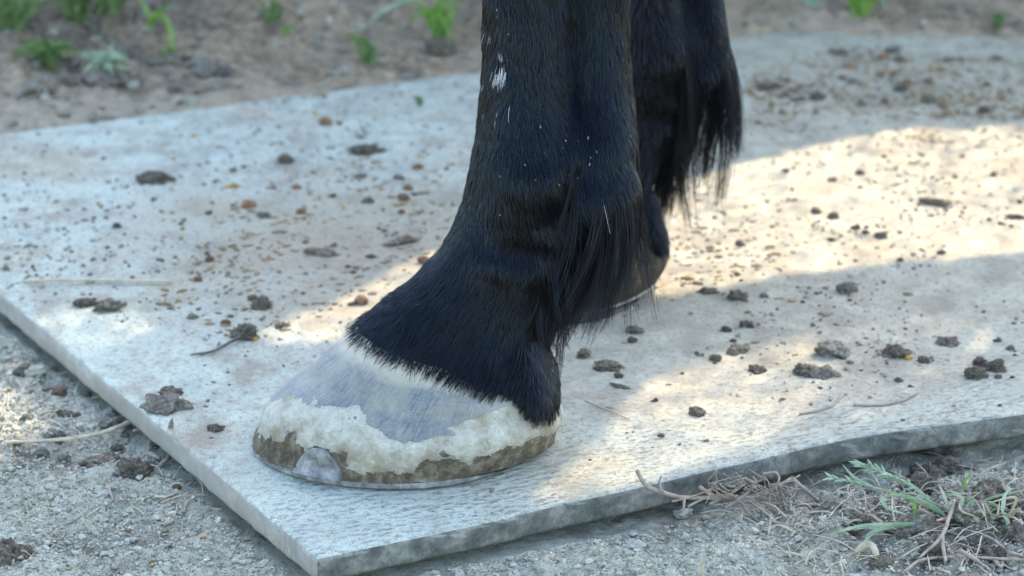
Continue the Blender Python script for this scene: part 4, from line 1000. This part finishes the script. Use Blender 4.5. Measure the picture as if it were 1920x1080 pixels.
gpl = plant('grass_plant', 'dusty green grass plant with seed heads at lower right', [
    ([B(1775, 971), B(1713, 914, .004), B(1655, 886, .006), B(1610, 869, .006)], .0026), ([B(1775, 971), B(1726, 945), B(1646, 917, -.004), B(1548, 895, -.006)], .0030),
    ([B(1770, 968), B(1739, 946), B(1690, 932, -.01), B(1660, 933, -.014), B(1662, 951, -.018), B(1703, 966, -.02)], .0040), ([B(1745, 985), B(1698, 986, -.012), B(1615, 988, -.02), B(1545, 1005, -.024)], .0040),
    ([B(1740, 988), B(1672, 991, -.014), B(1632, 1004, -.02), B(1630, 1022, -.022), B(1657, 1038, -.024)], .0042), ([B(1783, 970), B(1783, 935, .002)], .0032), ([B(1640, 915, -.004), B(1604, 898, -.004), B(1579, 870, -.002)], .0024),
    ([B(1715, 965, -.008), B(1715, 950, -.008), B(1709, 940, -.006), B(1700, 950, -.006)], .0022, M['green']), ([B(1785, 972), B(1770, 930, .004), B(1758, 905, .008)], .0022, M['straw']), ([B(1790, 972), B(1802, 935, .01), B(1770, 915, .014)], .0026),
    ([B(1810, 970), B(1840, 950, .008), B(1880, 955, .01), B(1905, 985, .008)], .0034, M['straw']), ([B(1805, 970), B(1850, 940, .01), B(1900, 925, .014), B(1940, 915, .016)], .0034), ([B(1880, 965), B(1890, 985, -.004), B(1870, 1000, -.008)], .0030),
    ([B(1805, 920, .02), B(1812, 900, .022), B(1822, 885, .024)], .0022, M['green']), ([B(1900, 975), B(1915, 1000), B(1935, 1010)], .0036, M['straw']), ([B(1880, 960), B(1885, 930, .006), B(1900, 915, .01)], .0030)] + [([B(x0 := rng.uniform(1750, 1900), 972), B(x0 + rng.uniform(-40, 30), rng.uniform(930, 965), rng.uniform(-.01, .01)), B(x0 + rng.uniform(-90, 60), rng.uniform(905, 1000), rng.uniform(-.02, .015))], rng.uniform(.0012, .0024), M['straw'] if rng.random() < .55 else M['palegreen']) for _ in range(22)], M['palegreen'])
def seeds(root, pts, n, L):
    base = np.array(root.location); P = bezier(pts, 12); mb = MB()
    for k in range(n):
        t = 0.35 + 0.65 * k / n; p = P[int(t * (len(P) - 1))]; T = P[-1] - P[-4]; T /= np.linalg.norm(T); d = T + 0.35 * rng.normal(size=3); d /= np.linalg.norm(d)
        q = [p + d * L * s for s in (0, .3, .7, 1.0)]; V, F = tube(np.array(q) - base, [.0002, .0007, .0006, .0001], 6); mb.add(V, F)
    obj('seed_head', mb.mesh('seed_head', M['palegreen']), root)
seeds(gpl, [B(1713, 914, .002), B(1655, 886, .004), B(1608, 868, .004)], 26, .006); seeds(gpl, [B(1646, 917, -.006), B(1600, 905, -.008), B(1548, 894, -.008)], 12, .005); seeds(gpl, [B(1745, 935), B(1700, 905), B(1660, 893, .01)], 12, .005)
plant('yellow_grass', 'single yellowing grass blade at the bottom of the gravel', [([on_ground(1312, 1080, 0), vp(1316, 1060, on_ground(1312, 1080)[1]), vp(1318, 1036, on_ground(1312, 1080)[1])], .0028)], M['straw'], 'grass blade')
plant('fallen_leaf', 'pale dry blade lying on the gravel below the green plant', [([on_ground(1605, 1045, .004), on_ground(1630, 1048, .007), on_ground(1650, 1055, .003)], .005)], M['straw'], 'dry leaf')

def at_base(px, py):
    p = ground_at(px, py); return lambda x, y, d=0.0: vp(x, y, p[1] + d), p
f, p = at_base(280, 82)
plant('grass_weed', 'bright green broad-bladed grass weed on the bank at upper left', [([p, f(280, 60), f(284, 40, .004), f(272, 15, .01), f(262, -8, .014)], .0050), ([p, f(283, 45), f(300, 22, -.006), f(335, 3, -.012)], .0046), ([f(284, 50), f(292, 34, -.006), f(312, 42, -.014), f(322, 75, -.022), f(328, 104, -.026)], .0055), ([f(328, 95, -.02), f(315, 92, -.022), f(305, 110, -.026)], .005)], M['green'])
def tuft(px, py, n, h, label, m_, w=.0035, spread=1.0, name='weed_tuft', group=None):
    f, p = at_base(px, py); L = []
    hh = h * px_size(p)
    for k in range(n):
        a = rng.uniform(0, 2 * math.pi); r = spread * rng.uniform(.25, .9) * hh; z = hh * rng.uniform(.55, 1.1); o = p + np.array([rng.normal(0, .1) * hh, rng.normal(0, .1) * hh, -0.001])
        d = np.array([math.cos(a), math.sin(a), 0]); L.append(([o, o + d * r * .35 + [0, 0, z * .7], o + d * r + [0, 0, z * rng.uniform(.5, 1.0)]], w * rng.uniform(.6, 1.2)))
    return plant(name, label, L, m_, 'weed', group)
tuft(95, 128, 30, 62, 'low leafy weed on the bank at left', M['weed'], .006, 1.4)
tuft(205, 145, 26, 60, 'grey-green weed right of the low leafy weed on the bank', M['palegreen'], .005, 1.2)
tuft(150, 66, 22, 90, 'dark grass tuft at the top left behind the low weeds', M['weed'], .006, 1.2)
tuft(25, 44, 24, 90, 'broad dull weed in the top left corner', M['weed'], .006, 1.3)
tuft(205, 38, 12, 90, 'broad green blades left of the bright grass weed', M['weed'], .007, 1.5)
tuft(515, 62, 5, 52, 'single small blue-green sprout on the bank', M['weed'], .007, 0.5)
tuft(540, 85, 3, 18, 'tiny yellow-green seedling beside the small sprout', M['green'], .006, 0.7)
tuft(690, 120, 8, 64, 'small two-stemmed seedling at the far edge of the mat', M['weed'], .006, 0.7)
tuft(825, 72, 16, 85, 'leafy seedling on the dark clod behind the mat', M['green'], .006, 0.9)
tuft(787, 198, 5, 22, 'tiny dark sprig lying on the far part of the mat', M['weed'], .004, 1.0)
tuft(1612, 45, 50, 66, 'bright green grass tuft on the bank at upper right', M['green'], .004, 0.7)
tuft(1872, 60, 7, 40, 'dull green sprig on the bank at far upper right', M['weed'], .005, 0.6)
tuft(1520, 30, 8, 40, 'dull weed left of the bright green tuft', M['palegreen'], .005, 1.0)
f, p = at_base(700, 40)
stalk('leaning_weed', [([f(692, 42), f(720, 22), f(760, 2), f(800, -15)], .0022, .0018)], M['palegreen'], 'leaning pale green stem on the bank left of the leg', 'stem')
# ------------------------------------------------------------------ earth and dry litter round the green plant
scatter('earth', [(1540, 930), (1700, 890), (1920, 860), (1920, 1075), (1640, 1075)], 34, 16, 44, 'dark crumbly clod on the soil around the green grass plant', 'clods around the green plant')
scatter('chaff', [(0, 860), (300, 860), (540, 1070), (0, 1070)], 18, 12, 26, 'pale flake lying on the gravel left of the mat', 'flakes on the gravel')
scatter('earth', [(0, 640), (120, 700), (300, 800), (300, 900), (0, 860)], 22, 14, 36, 'dusty earth crumb on the ground left of the mat', 'earth crumbs left of the mat')
scatter('earth', [(0, 30), (420, 30), (460, 170), (0, 220)], 24, 18, 60, 'dark soil lump on the weedy bank at upper left', 'soil lumps on the bank')
mb = MB()
for poly, n in (([(1360, 960), (1560, 900), (1920, 850), (1920, 1080), (1500, 1080)], 300), ([(0, 640), (330, 830), (420, 960), (0, 1080)], 70)):
    P = np.array(poly, float); k = 0
    while k < n:
        q = rng.uniform(P.min(0), P.max(0))
        if not poly_dist_inside(q[None], P)[0]: continue
        k += 1; p = ground_at(*q); L = rng.uniform(.005, .022); a = rng.uniform(0, math.pi); d = np.array([math.cos(a), math.sin(a), rng.normal(0, .2)])
        pts = bezier([p + [0, 0, .001], p + d * L * .5 + [0, 0, rng.uniform(.001, .004)], p + d * L + rng.normal(0, .003, 3) * [1, 1, .3] + [0, 0, .001]], 4)
        V, F = tube(pts, np.linspace(1, .5, len(pts)) * rng.uniform(.0002, .0006), 5); mb.add(V, F)
tag(obj('dry_litter', mb.mesh('dry_litter', M['straw'])), 'short dry straw bits littering the ground in front of the mat', kind='stuff')
LUMPS['dark'] = LUMPS['clod']
for k in range(26):
    q = (rng.uniform(1560, 1920), rng.uniform(880, 1070)); drop('clod', q[0], q[1], rng.uniform(18, 58), 'blackish soil clod beside the roots of the green plant', 'soil clods by the green plant')
